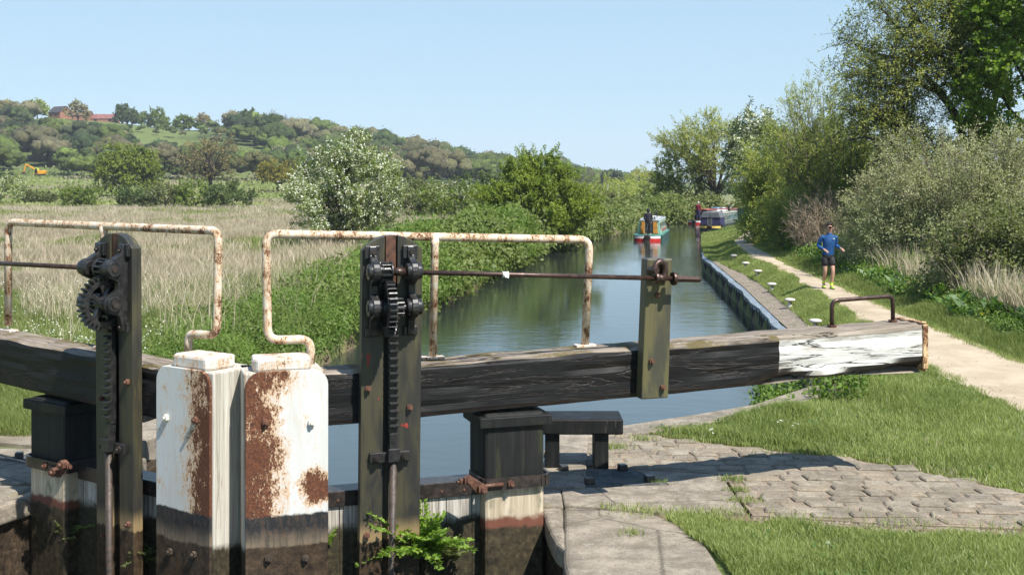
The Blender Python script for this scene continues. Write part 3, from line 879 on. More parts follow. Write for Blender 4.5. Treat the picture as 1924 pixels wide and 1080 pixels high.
# towpath and stony verge
def strip(name, ly, lx, rx, z, mat, nseg=7, crown=.02):
    vs, fs = [], []
    for i, y in enumerate(ly):
        for k in range(nseg+1):
            t = k/nseg; x = lx[i]+(rx[i]-lx[i])*t
            e = 0
            vs.append((x, y, float(ground_z(x, y))+z+crown*4*t*(1-t)))
    n = nseg+1
    for i in range(len(ly)-1):
        for k in range(nseg): fs.append((i*n+k, i*n+k+1, (i+1)*n+k+1, (i+1)*n+k))
    return kind(np_obj(name, np.array(vs), np.array(fs), mat, smooth=True), 'structure')
ys = np.concatenate([np.arange(-5, 60, .4), np.arange(60, 112, 1.0)])
wob = (vnoise(ys*.8, ys*0+3, 2)-.5)*.22; wob2 = (vnoise(ys*.8, ys*0+7, 3)-.5)*.22
strip('towpath', ys, pl_(ys)+wob, pr_(ys)+wob2, .022, M['path'])
ys = np.arange(19.5, 49, .4)
wd = np.interp(ys, [19, 25, 28, 40, 49], [.2, .5, .55, .6, .15])+(vnoise(ys*.9, ys*0+4, 8)-.5)*.25
strip('stony_verge', ys, xr(ys)+.14, xr(ys)+.14+np.maximum(wd, .05), .025, M['gravel'], 4, .01)

# ------------------------------------------------------------------ masonry by the gates
def poly_slab(mb, pts, z0, z1):
    mb.prism([(p[0], p[1]) for p in pts], z0, z1, 'xy')

def lock_wall(left):
    f = (lambda p: tuple(mirror_pt(p)[:2])) if left else (lambda p: tuple(p))
    w = thing('lock_wall', 'pale stone lock wall with mud line left of the gates' if left else 'worn stone lock wall with broad coping slabs right of the gates', 'wall', (0, 0, 0), 0, 'lock side walls')
    mb = MB()
    body = [(.06, 11.15), (.30, 10.95), (.27, 10.45), (.40, 10.1), (.42, -8), (2.4, -8), (2.4, 12.6), (.34, 12.6)]
    poly_slab(mb, [f(p) for p in body], -3.0, -.205)
    mb.build('wall_body', M['chamber'], w)
    # quoin stone next to the heel and coping slabs, corners knocked off
    for nm, pts, z0, z1, bv, mat in (
        ('quoin_stone', [(.10, 11.9), (.09, 11.2), (.29, 10.92), (.26, 10.66), (.47, 10.66), (.46, 11.9)], -.20, .004, .03, 'stone'),
        ('coping_slab', [(.475, 11.95), (.475, 10.665), (1.3, 10.45), (2.08, 10.42), (2.1, 11.75), (1.3, 11.95)], -.20, .012, .02, 'stone'),
        ('coping_slab', [(.25, 10.64), (.36, 9.6), (.44, 9.4), (.455, 10.63)], -.204, -.01, .05, 'stone'),
        ('coping_slab', [(.47, 10.645), (.40, 9.2), (.44, 7.6), (1.62, 7.6), (1.58, 9.9), (1.25, 10.43)], -.20, .0, .05, 'stone'),
        ('coping_slab', [(.42, 7.58), (.42, 4.5), (1.6, 4.5), (1.6, 7.58)], -.20, .0, .03, 'stone')):
        mb = MB(); q = [f(p) for p in pts]
        # densify the outline and jitter it so the arris is not ruler straight
        rr = random.Random(len(pts)*7+int(bv*1000)); out = []
        for a, b in zip(q, q[1:]+q[:1]):
            L = math.hypot(b[0]-a[0], b[1]-a[1]); k = max(1, int(L/.22))
            for i in range(k):
                t = i/k; j = 0 if i == 0 else .008
                out.append((a[0]+(b[0]-a[0])*t+rr.uniform(-j, j), a[1]+(b[1]-a[1])*t+rr.uniform(-j, j)))
        poly_slab(mb, out, z0, z1)
        mb.build(nm, M[mat], w, bv, seg=3)
    return w
lock_wall(False); lock_wall(True)

def wing_wall(pts, label, left=False):
    w = thing('wing_wall', label, 'wall', (0, 0, 0), 0, 'canal side walls')
    n = len(pts); wid = .42
    dirs = []
    for i in range(n):
        a = Vector((*pts[max(i-1, 0)], 0)); b = Vector((*pts[min(i+1, n-1)], 0)); t = (b-a).normalized()
        dirs.append(Vector((t.y, -t.x, 0)) if not left else Vector((-t.y, t.x, 0)))
    def sweep(off0, off1, z0, dz, mat, name, bev):
        mb = MB(); vs = []
        for (x, y), d in zip(pts, dirs):
            zt = zedge(y, left)
            vs += [(x+d.x*off0, y+d.y*off0, z0 if z0 is not None else zt-.25), (x+d.x*off1, y+d.y*off1, z0 if z0 is not None else zt-.25),
                   (x+d.x*off1, y+d.y*off1, zt+dz), (x+d.x*off0, y+d.y*off0, zt+dz)]
        fs = [(i*4+k, i*4+(k+1) % 4, i*4+4+(k+1) % 4, i*4+4+k) for i in range(n-1) for k in range(4)]+[(0, 3, 2, 1), (n*4-4, n*4-3, n*4-2, n*4-1)]
        mb.add(vs, fs); return mb.build(name, mat, w, bev)
    sweep(.0, .40, -3.0, -.252, M['darkstone'], 'wall_body', 0)
    sweep(-.03, wid, None, .03, M['stone'], 'coping', .02)
    return w
def zedge(y, left=False):
    if left: return float(-.5*sst(y, 15.5, 24))
    return float(-.40*sst(y, 17, 26))
def dens(a, step=.6):
    out = []
    for p, q in zip(a, a[1:]):
        k = max(1, int(math.hypot(q[0]-p[0], q[1]-p[1])/step))
        out += [(p[0]+(q[0]-p[0])*i/k, p[1]+(q[1]-p[1])*i/k) for i in range(k)]
    return out+[a[-1]]
rpts = dens([(x, y) for y, x in XR if 11 < y < 25])
wing_wall(rpts, 'low curved stone wall edging the water below the right gate beam')
lpts = dens([(x, y) for y, x in XL if 11.9 < y < 21])
wing_wall(lpts, 'dark stone wall edging the water behind the left gate', True)

# sheet piling with its capping rail along the towpath side
M['darkpile'] = iron('tarry_sheet_pile', (.012, .012, .012), (.035, .03, .026), .7, 0)
sp = thing('piled_edge', 'steel piled canal edge with pale blue capping rail beside the grass', 'canal edging')
yy = np.arange(25.2, 55, .12); mb = MB(); vs = []
ex = xr(yy)+.05*np.sin(yy*1.3)*0
for i, y in enumerate(yy):
    o = .05*(1 if (i//2) % 2 else -1)
    vs += [(ex[i]+.05+o, y, -2.2), (ex[i]+.05+o, y, -.47)]
mb.add(vs, [(2*i, 2*i+2, 2*i+3, 2*i+1) for i in range(len(yy)-1)])
mb.build('sheet_piles', M['darkpile'], sp)
bluegrey = flat_mat('pale_blue_galvanised', (.19, .225, .255), .55, .1, .5, .45, 5)
mb = MB(); vs = []
yc = np.arange(25.2, 55, .5)
for y in yc:
    x = float(xr(y))+(.03*math.sin(y*1.1)+.02*math.sin(y*2.7)); z = -.40*float(sst(y, 17, 26))-.02
    vs += [(x-.06, y, z-.10), (x-.03, y, z-.10), (x-.03, y, z-.02), (x+.15, y, z-.02), (x+.15, y, z+.025), (x-.06, y, z+.025)]
n = len(yc)
mb.add(vs, [(i*6+k, i*6+(k+1) % 6, i*6+6+(k+1) % 6, i*6+6+k) for i in range(n-1) for k in range(6)]+[tuple(range(6)), tuple(range(n*6-6, n*6))])
cr = mb.build('capping_rail', bluegrey, sp)
for y in np.arange(25.6, 54.6, .62):
    x = float(xr(y))+(.03*math.sin(y*1.1)+.02*math.sin(y*2.7)); z = -.40*float(sst(y, 17, 26))-.02
    MB().box((x-.085, y-.04, z-.10), (x-.061, y+.04, z-.03)).build('rail_fixing', M['iron'], cr)

# setts: rows of worn stones set in sandy joints
def in_poly(x, y, poly):
    c = False; n = len(poly)
    for i in range(n):
        x1, y1 = poly[i]; x2, y2 = poly[(i+1) % n]
        if (y1 > y) != (y2 > y) and x < (x2-x1)*(y-y1)/(y2-y1)+x1: c = not c
    return c
PAVE = [(2.13, 10.36), (3.2, 10.12), (4.4, 9.95), (5.6, 9.9), (5.7, 10.6), (4.88, 11.05), (4.3, 11.75), (3.6, 12.45), (2.55, 13.0), (1.35, 13.75), (.75, 13.75), (.55, 13.4), (.5, 12.02), (1.35, 12.02), (2.13, 11.82)]
mb = MB(); rs = random.Random(12)
row = 0; y = 9.7
while y < 13.9:
    h = rs.uniform(.155, .215); x = .3+rs.uniform(-.2, .1)
    while x < 5.9:
        w = rs.uniform(.22, .40); a = -.10
        cx0, cy0 = x+w/2, y+h/2
        px = cx0; py = cy0+(cx0-3)*a*.6+.05*math.sin(cx0*2.1)
        if in_poly(px, py, PAVE):
            g_ = .007+rs.uniform(0, .012); nx, ny = 6, 5; zt = .010+rs.uniform(-.010, .012); tx, ty = rs.uniform(-.02, .02), rs.uniform(-.02, .02)
            sk = rs.uniform(-.04, .04); vs = []; sd = rs.random()*50
            for j in range(ny):
                for i in range(nx):
                    u, v = (-1, -.86, -.3, .3, .86, 1)[i], (-1, -.82, 0, .82, 1)[j]
                    ru = u*(1-.03*v*v*abs(u)); rv = v*(1-.04*u*u*abs(v))
                    qx = px+ru*(w/2-g_)+sk*v*.5; qy = py+rv*(h/2-g_)+u*w/2*a*.6
                    qx += mathutils_noise(u*1.3+sd, v*1.3, 1)*.014; qy += mathutils_noise(u*1.3, v*1.3+sd, 5)*.014
                    e = max(abs(u), abs(v)); dz = -.012 if e > .99 else 0
                    if abs(u) > .99 and abs(v) > .99: dz = -.015
                    vs.append((qx, qy, zt+dz+tx*u*.2+ty*v*.2+mathutils_noise(qx*9, qy*9, 2)*.003))
            fs = [(j*nx+i, j*nx+i+1, (j+1)*nx+i+1, (j+1)*nx+i) for j in range(ny-1) for i in range(nx-1)]
            b = len(vs); rim = [i for i in range(nx)]+[j*nx+nx-1 for j in range(1, ny)]+[(ny-1)*nx+i for i in range(nx-2, -1, -1)]+[j*nx for j in range(ny-2, 0, -1)]
            vs += [(vs[k][0], vs[k][1], -.07) for k in rim]; R_ = len(rim)
            fs += [(rim[k], b+k, b+(k+1) % R_, rim[(k+1) % R_]) for k in range(R_)]
            mb.add(vs, fs, 0, False)
        x += w
    y += h
pav = kind(mb.build('paving', M['sett']), 'structure')
# sandy bed under the setts
bed = MB(); bed.prism(PAVE, -.1, -.006, 'xy')
kind(bed.build('paving_bed', M['mortar']), 'structure')
# left bank paving by the other gate
mb = MB(); q = [tuple(mirror_pt(p)[:2]) for p in [(.5, 12.02), (2.4, 12.02), (5.2, 11), (5.0, 13.6), (.7, 13.6)]]
mb.prism(q, -.1, .006, 'xy'); kind(mb.build('left_paving', M['sett']), 'structure')

# iron anchor plates with bolt heads and the low benches behind the heels
def anchor(left):
    f = (lambda x, y, z=0: mirror_pt((x, y, z))) if left else (lambda x, y, z=0: Vector((x, y, z)))
    a = thing('anchor_plate', 'dark iron anchor plate with four square bolt heads set in the %s coping' % ('left' if left else 'right'), 'anchor plate', f(.8, 11.6), 0, 'gate anchor plates')
    mb = MB(); c = f(.8, 11.6)
    pts = [f(*p)-c for p in ((.44, 11.2), (1.52, 11.33), (1.22, 11.93), (.48, 11.90))]
    mb.prism([(p.x, p.y) for p in pts], .005, .024, 'xy'); mb.build('plate', M['slate'], a, .004)
    for p in ((.52, 11.84), (1.12, 11.86), (.75, 11.33), (1.34, 11.42)):
        q = f(*p)-c; m_ = MB(); rz = Matrix.Translation(q) @ Matrix.Rotation(.3, 4, 'Z')
        m_.box((-.045, -.045, .0245), (.045, .045, .085), 0, rz, .9); m_.build('bolt_head', M['iron'], a, .006)
    b = thing('bench', 'low black bench on square legs behind the left heel post' if left else 'low black bench on square legs behind the right heel post', 'bench', f(.75, 12.1), 0, 'low black benches')
    c = f(.75, 12.1); blackp = M['tar']
    def quad(name, x0, x1, y0, y1, z0, z1, bev, top=False):
        m_ = MB(); pts = [f(*p)-c for p in ((x0, y0), (x1, y0), (x1, y1), (x0, y1))]
        if left: pts = pts[::-1]
        m_.prism([(p.x, p.y) for p in pts], z0, z1, 'xy'); return m_.build(name, blackp, b, bev)
    quad('seat', .12, 1.13, 11.88, 12.33, .375, .535, .018)
    quad('leg', .84, .985, 11.93, 12.08, .0, .374, .01); quad('leg', .34, .485, 11.93, 12.08, .0, .374, .01)
    quad('leg', .84, .985, 12.16, 12.28, .0, .374, .01)
anchor(False); anchor(True)

# mooring pins along the bank
for i, (px, py) in enumerate(((1379, 483), (1401, 497), (1424, 512), (1450, 534), (1484, 562), (1532, 600))):
    p = at(px, py, -.1); p.z = float(ground_z(p.x, p.y))
    n_ = ('farthest', 'second farthest', 'third farthest', 'third nearest', 'second nearest', 'nearest')[i]
    t = thing('mooring_bollard', 'small white mushroom bollard in the bank grass, %s of the six' % n_, 'bollard', p, 0, 'mooring bollards along the bank')
    mb = MB(); mb.lathe([(.075, -.05), (.07, .08), (.055, .12), (.055, .20)], 12); mb.build('shaft', M['cap'], t)
    mb = MB(); mb.lathe([(.055, .20), (.13, .22), (.145, .25), (.13, .275), (.06, .29)], 14); mb.build('head', M['cap'], t)
# ------------------------------------------------------------------ foliage generators
def unit(v):
    return v/np.maximum(np.linalg.norm(v, axis=-1, keepdims=True), 1e-9)

def leaf_quads(p, d, l, w, rg, flat=.6, nrm=None, nj=.55):
    """one bent diamond per leaf: base p, along d"""
    n = len(p)
    up = unit(rg.normal(size=(n, 3))+np.array([0, 0, flat*1.6])) if nrm is None else unit(nrm*1.1+rg.normal(size=(n, 3))*nj+np.array([.28, -.34, .5]))
    d = unit(d); s = unit(np.cross(d, up)); nn = np.cross(s, d)
    l = np.broadcast_to(l, (n,))[:, None]; w = np.broadcast_to(w, (n,))[:, None]
    v = np.stack([p, p+d*l*.45+s*w*.5+nn*l*.06, p+d*l-nn*l*.08, p+d*l*.45-s*w*.5+nn*l*.06], 1)
    return v.reshape(-1, 3), np.arange(n*4).reshape(-1, 4)

def tubes_np(lines, radii, ns=4):
    """lines: (N,K,3); radii (N,K) -> quads"""
    N, K, _ = lines.shape
    t = np.empty_like(lines); t[:, 1:-1] = lines[:, 2:]-lines[:, :-2]; t[:, 0] = lines[:, 1]-lines[:, 0]; t[:, -1] = lines[:, -1]-lines[:, -2]
    t = unit(t); ref = np.where(np.abs(t[..., 2:3]) > .9, np.array([1., 0, 0]), np.array([0, 0, 1.]))
    a = unit(np.cross(t, ref)); b = np.cross(t, a)
    an = np.arange(ns)*2*math.pi/ns
    v = lines[:, :, None, :]+radii[:, :, None, None]*(np.cos(an)[None, None, :, None]*a[:, :, None, :]+np.sin(an)[None, None, :, None]*b[:, :, None, :])
    idx = np.arange(N*K*ns).reshape(N, K, ns)
    f = np.stack([idx[:, :-1], np.roll(idx, -1, 2)[:, :-1], np.roll(idx, -1, 2)[:, 1:], idx[:, 1:]], -1)
    return v.reshape(-1, 3), f.reshape(-1, 4)

class Acc:
    def __init__(s): s.v = []; s.f = []; s.n = 0
    def add(s, vf):
        v, f = vf; s.v.append(v); s.f.append(f+s.n); s.n += len(v)
    def build(s, name, mat, parent=None, loc=None, smooth=False):
        if not s.v: return None
        return np_obj(name, np.concatenate(s.v), np.concatenate(s.f), mat, parent, smooth, loc=loc)

def sprays(cent, rad, rg, twigs, leaves, tlen, leaf, up=.5, droop=.0, out=1.0, core=None, spread=.8, jit=.04, blossom=0.0, twig_r=None, upright=None):
    """leafy twigs thrown out of clump centres. returns leaf (p,d), blossom (p,d), twig lines"""
    C = np.repeat(cent, twigs, 0); R = np.repeat(np.broadcast_to(rad, (len(cent),)), twigs)[:, None]
    n = len(C); core = cent.mean(0) if core is None else np.asarray(core)
    base = C+rg.normal(size=(n, 3))*R*.42
    d = unit(unit(C-core)*out+rg.normal(size=(n, 3))*spread+np.array([0, 0, up]))
    L = tlen*rg.uniform(.55, 1.35, size=(n, 1))
    t = rg.random((n, leaves, 1))**.8
    p = base[:, None]+d[:, None]*L[:, None]*t+np.array([0, 0, -1.0])*droop*(t*L[:, None])**2
    p = p+rg.normal(size=p.shape)*jit
    ld = unit(d[:, None]*.7+rg.normal(size=p.shape)*.75+np.array([0, 0, -.25*droop]))
    k = np.linspace(0, 1, 4)[None, :, None]
    lines = base[:, None]-d[:, None]*L[:, None]*.25+d[:, None]*L[:, None]*1.15*k+np.array([0, 0, -1.0])*droop*(k*L[:, None])**2
    nr = unit(p-C[:, None]+d[:, None]*R[:, None]*.5)
    p = p.reshape(-1, 3); ld = ld.reshape(-1, 3)
    sprays.nrm = nr.reshape(-1, 3)
    return p, ld, lines

def clumps_in(rg, n, rx, ry, rz, c, inner=.35, noise=.22, lo=-1.0, pear=0.0):
    """clump centres through an uneven crown volume"""
    out = []
    ph = rg.random(6)*6.28
    while len(out) < n:
        v = unit(rg.normal(size=(1, 3)))[0]
        if v[2] < lo: continue
        az = math.atan2(v[1], v[0])
        k = 1+noise*(math.sin(2*az+ph[0])+.7*math.sin(3*az+ph[1]+2*v[2])+.8*math.sin(4*v[2]+ph[2]))/1.6
        r = (inner+(1-inner)*rg.random()**.45)*k
        w = 1-pear*max(0, v[2])
        out.append((c[0]+v[0]*rx*r*w, c[1]+v[1]*ry*r*w, c[2]+v[2]*rz*r))
    return np.array(out)

def limb_lines(rg, base, cents, r0, K=6, sag=.0, stem=.0):
    """curved limbs from the trunk up to clump centres"""
    N = len(cents); t = np.linspace(0, 1, K)[None, :, None]
    st = np.asarray(base)[None, None, :]+np.array([0, 0, 1.])*stem*rg.uniform(.5, 1.0, (N, 1, 1))
    mid = st*.5+cents[:, None]*.5; mid[..., 2] += (cents[:, None, 2]-st[..., 2])*.18
    mid = mid+rg.normal(size=(N, 1, 3))*np.linalg.norm(cents-np.asarray(base), axis=1)[:, None, None]*.09
    line = st*(1-t)**2+mid*2*t*(1-t)+cents[:, None]*t*t
    line = line+rg.normal(size=line.shape)*.02*np.linalg.norm(cents-np.asarray(base), axis=1)[:, None, None]*np.sin(t*math.pi)
    rad = r0*(1-.85*t[..., 0])*np.ones((N, 1))*rg.uniform(.5, 1, (N, 1))
    return line, rad

def tree(name, label, cat, loc, H, rx, ry, zc, rz, n, clr, twigs, leaves, tlen, leaf, lmat, bark='bark', trunk_r=.12, group=None, seed=1, up=.4, droop=0.0, spread=.8, jit=.05,
         lo=-1.0, noise=.22, inner=.35, pear=0.0, limbs=14, blossom=None, twigmat=None, twig_r=.006, trunk_h=None, lean=(0, 0), out=1.0, stems=1, flat=.6, crown_shift=(0, 0)):
    rg = np.random.default_rng(seed)
    root = thing(name, label, cat, loc, 0, group)
    c = (crown_shift[0], crown_shift[1], zc)
    ce = clumps_in(rg, n, rx, ry, rz, c, inner, noise, lo, pear)
    ce = ce[ce[:, 2] > .12]
    p, d, lines = sprays(ce, clr, rg, twigs, leaves, tlen, leaf, up, droop, out, (c[0], c[1], zc-.3*rz), spread, jit)
    sz = rg.uniform(.65, 1.25, len(p))
    acc = Acc(); acc.add(leaf_quads(p, d, leaf[0]*sz, leaf[1]*sz, rg, flat, unit(sprays.nrm+.5*unit(p-np.array([c[0], c[1], zc-.4*rz])))))
    # trunk and limbs
    th = trunk_h if trunk_h else max(.4, zc-rz*.6)
    ta = Acc()
    for s in range(stems):
        a = 6.28*s/max(stems, 1)+.5; o = 0 if stems == 1 else trunk_r*1.6
        K = 6; t = np.linspace(0, 1, K)[:, None]
        b0 = np.array([math.cos(a)*o, math.sin(a)*o, -.15]); b1 = np.array([lean[0]+math.cos(a)*o*3, lean[1]+math.sin(a)*o*3, th])
        ln = b0*(1-t)+b1*t+rg.normal(size=(K, 3))*trunk_r*.25*np.sin(t*3.1)
        ta.add(tubes_np(ln[None], (trunk_r*(1.25-.55*t[:, 0]))[None], 8))
        k = rg.permutation(len(ce))[:max(2, limbs//stems)]
        li, ra = limb_lines(rg, b1-np.array([0, 0, .15*th]), ce[k], trunk_r*.62)
        ta.add(tubes_np(li, ra, 5))
    ta.build('trunk', M[bark], root, smooth=True)
    cr = acc.build('crown', lmat, root)
    if twigmat:
        tw = Acc(); L = lines; tw.add(tubes_np(L, np.broadcast_to(np.linspace(twig_r, twig_r*.35, 4), L.shape[:2]), 3))
        kind(tw.build('twigs', M[twigmat], root), 'stuff')
    if blossom:
        frac, bs, bm = blossom
        ba = Acc(); m = rg.random(len(lines)) < frac
        q = lines[m]; nb = 14; t = rg.random((len(q), nb, 1))
        bp = q[:, :1]+(q[:, -1:]-q[:, :1])*(.2+.8*t)+rg.normal(size=(len(q), nb, 3))*jit*.9+np.array([0, 0, .02])
        bp = bp.reshape(-1, 3)
        ba.add(leaf_quads(bp, rg.normal(size=bp.shape), bs*rg.uniform(.7, 1.3, len(bp)), bs*rg.uniform(.7, 1.2, len(bp)), rg, 1.2))
        ba.build('blossom', bm, root)
    return root

# leaf colours (albedo)
LM = {
    'bank': leaf_mat('bank_herb_leaf', (.075, .115, .025), (.18, .22, .06), .33),
    'pale': leaf_mat('pale_pasture_blade', (.15, .14, .08), (.27, .25, .16), .2, .7),
    'oak':    leaf_mat('fresh_oak_leaf', (0.098, 0.137, 0.016), (0.195, 0.240, 0.033), .3),
    'yellow': leaf_mat('young_yellow_leaf', (0.150, 0.135, 0.022), (0.250, 0.225, 0.040), .3),
    'bronze': leaf_mat('bronze_bud_leaf', (0.169, 0.137, 0.058), (0.260, 0.221, 0.091), .2),
    'haw':    leaf_mat('hawthorn_leaf', (0.074, 0.115, 0.019), (0.176, 0.230, 0.041), .33),
    'bush': leaf_mat('bright_bush_leaf', (.09, .135, .014), (.235, .30, .04), .36),
    'dark':   leaf_mat('dark_leaf', (0.039, 0.065, 0.018), (0.098, 0.137, 0.036), .25),
    'willow': leaf_mat('olive_willow_leaf', (.18, .205, .045), (.40, .42, .12), .42),
    'osier': leaf_mat('light_willow_leaf', (.17, .215, .045), (.36, .40, .10), .4),
    'silver': leaf_mat('silvery_willow_leaf', (.17, .19, .085), (.38, .385, .21), .3),
    'maple': leaf_mat('maple_leaf', (.085, .15, .018), (.21, .30, .04), .5),
    'hedge': leaf_mat('hedge_leaf', (.07, .085, .03), (.17, .185, .07), .3),
    'far':    leaf_mat('far_woodland_leaf', (0.800, 0.800, 0.800), (1.200, 1.200, 1.200), .2, use_tint=True),
    'parsley': leaf_mat('cow_parsley_leaf', (.065, .12, .02), (.19, .28, .06), .38, .55),
    'dock':   leaf_mat('dock_leaf', (0.046, 0.104, 0.021), (0.111, 0.195, 0.039), .3, .38, .5),
    'nettle': leaf_mat('bramble_leaf', (.08, .10, .03), (.21, .23, .08), .3),
    'grass': leaf_mat('lawn_blade', (.145, .195, .05), (.35, .39, .15), .35),
    'tall': leaf_mat('tall_grass_blade', (.11, .155, .035), (.27, .30, .11), .35),
    'dry': leaf_mat('dry_grass_blade', (.25, .205, .15), (.50, .44, .35), .25, .7),
    'reed': leaf_mat('dry_reed_stem', (.30, .245, .17), (.58, .50, .39), .2, .7),
    'white':  leaf_mat('white_blossom', (0.620, 0.620, 0.540), (0.820, 0.820, 0.760), .3, .6),
    'yflower': leaf_mat('dandelion_yellow', (0.650, 0.500, 0.020), (0.750, 0.620, 0.030), .2, .6),
    'fern': leaf_mat('wall_plant_leaf', (.14, .24, .03), (.30, .42, .09), .4),
    'weed':   leaf_mat('small_weed_leaf', (0.084, 0.108, 0.036), (0.192, 0.216, 0.084), .3),
}
# ------------------------------------------------------------------ left side: trees and bushes beyond the field
def gz(x, y): return float(ground_z(x, y))
def base_at(px, y):
    x = (px-CX)*y/FOC
    return (x, y, gz(x, y))

b = base_at(655, 61)
tree('hawthorn_tree', 'hawthorn covered in white blossom standing alone in the dry field', 'tree', b, 6, 3.0, 2.7, 2.75, 2.85, 210, .46, 12, 26, .52, (.085, .055), LM['haw'], 'barkdark', .11, seed=4,
     up=.75, noise=.3, pear=.45, limbs=26, lo=-1, blossom=(.85, .085, LM['white']), twigmat='barkdark', twig_r=.006, inner=.25, spread=.75, trunk_h=.7)
b = base_at(1003, 64.5); b = (b[0], b[1], -.6)
tree('hawthorn_bush', 'dense bright green bush on the left canal bank', 'bush', b, 5.4, 2.9, 2.6, 2.35, 2.75, 200, .48, 13, 32, .45, (.105, .075), LM['bush'], 'barkdark', .11, seed=8,
     up=.75, noise=.22, pear=.35, limbs=24, lo=-.9, inner=.3, spread=.75, trunk_h=.6, twigmat='barkdark', twig_r=.005)
b = base_at(240, 222)
tree('oak_tree', 'round full green oak standing in the far field', 'tree', b, 10, 5.9, 5.4, 4.9, 4.4, 130, 1.0, 8, 12, 1.0, (.42, .3), LM['oak'], 'barkdark', .4, seed=11, up=.2, noise=.14, limbs=16, lo=-.75, inner=.45, twigmat=None)
b = base_at(394, 236)
tree('oak_tree', 'tall bronze budding oak with a bare dark trunk', 'tree', b, 13, 5.4, 5.2, 7.0, 5.0, 110, .9, 6, 8, 1.2, (.26, .2), LM['bronze'], 'barkdark', .42, seed=12, up=.35, noise=.2, limbs=60, lo=-.85, twigmat='bark', twig_r=.035, trunk_h=4.2)
b = base_at(522, 262)
tree('oak_tree', 'small round yellow green oak at the foot of the hill', 'tree', b, 6.8, 4.6, 4.2, 4.0, 2.9, 80, .8, 8, 10, .9, (.36, .27), LM['yellow'], 'barkdark', .28, seed=13, up=.2, noise=.14, limbs=26, lo=-.6, trunk_h=1.8)
# hedge bushes at the field's far edge: (px, y, radius, height, leaf, label)
HB = [(-6, 168, 4.6, 4.4, 'haw', 'white flowering hawthorn bush cut by the left picture edge', True),
      (150, 160, 2.6, 2.6, 'haw', 'small mid green bush between the white hawthorn and the round oak', False),
      (75, 172, 2.4, 1.6, 'hedge', 'low scrubby bush right beside the white flowering edge hawthorn', False),
      (252, 158, 2.4, 2.2, 'dark', 'low dark bush in front of the round green oak', False),
      (310, 156, 3.1, 2.7, 'hedge', 'broad olive hedge bush left of the dark trunked bronze oak', False),
      (368, 154, 2.8, 3.0, 'haw', 'green hedge bush right below the bronze oak', False),
      (424, 152, 3.0, 3.4, 'dark', 'tall dark end bush of the hedge below the bronze oak', False)]
for k, (px, y, r, h, lm, lab, fl) in enumerate(HB):
    tree('hedge_bush', lab, 'bush', base_at(px, y), h, r, r*.8, h*.48, h*.52, 46, .55, 8, 12, .65, (.24, .17), LM[lm], 'barkdark', .1, 'bushes along the field hedge', 40+k, up=.5, limbs=10, lo=-.9,
         blossom=(.55, .16, LM['white']) if fl else None, noise=.25, trunk_h=.5)
MBH = [(795, 108, 3.1, 3.2, 'hedge', 'grey green hedge bush right of the blossoming hawthorn', .08), (850, 104, 3.0, 3.0, 'haw', 'bush with a few white flowers behind the dense bright bush', .2),
       (900, 112, 3.2, 3.6, 'dark', 'dark hedge bush half hidden behind the bright bank bush', .0), (742, 118, 3.2, 3.9, 'hedge', 'hedge bush half hidden behind the blossoming hawthorn', .0)]
for k, (px, y, r, h, lm, lab, fl) in enumerate(MBH):
    tree('hedge_bush', lab, 'bush', base_at(px, y), h, r, r*.8, h*.48, h*.54, 60, .5, 9, 14, .55, (.17, .12), LM[lm], 'barkdark', .1, 'bushes along the middle hedge', 60+k, up=.5, limbs=10, lo=-.9,
         blossom=(fl, .11, LM['white']) if fl else None, noise=.25, trunk_h=.5)

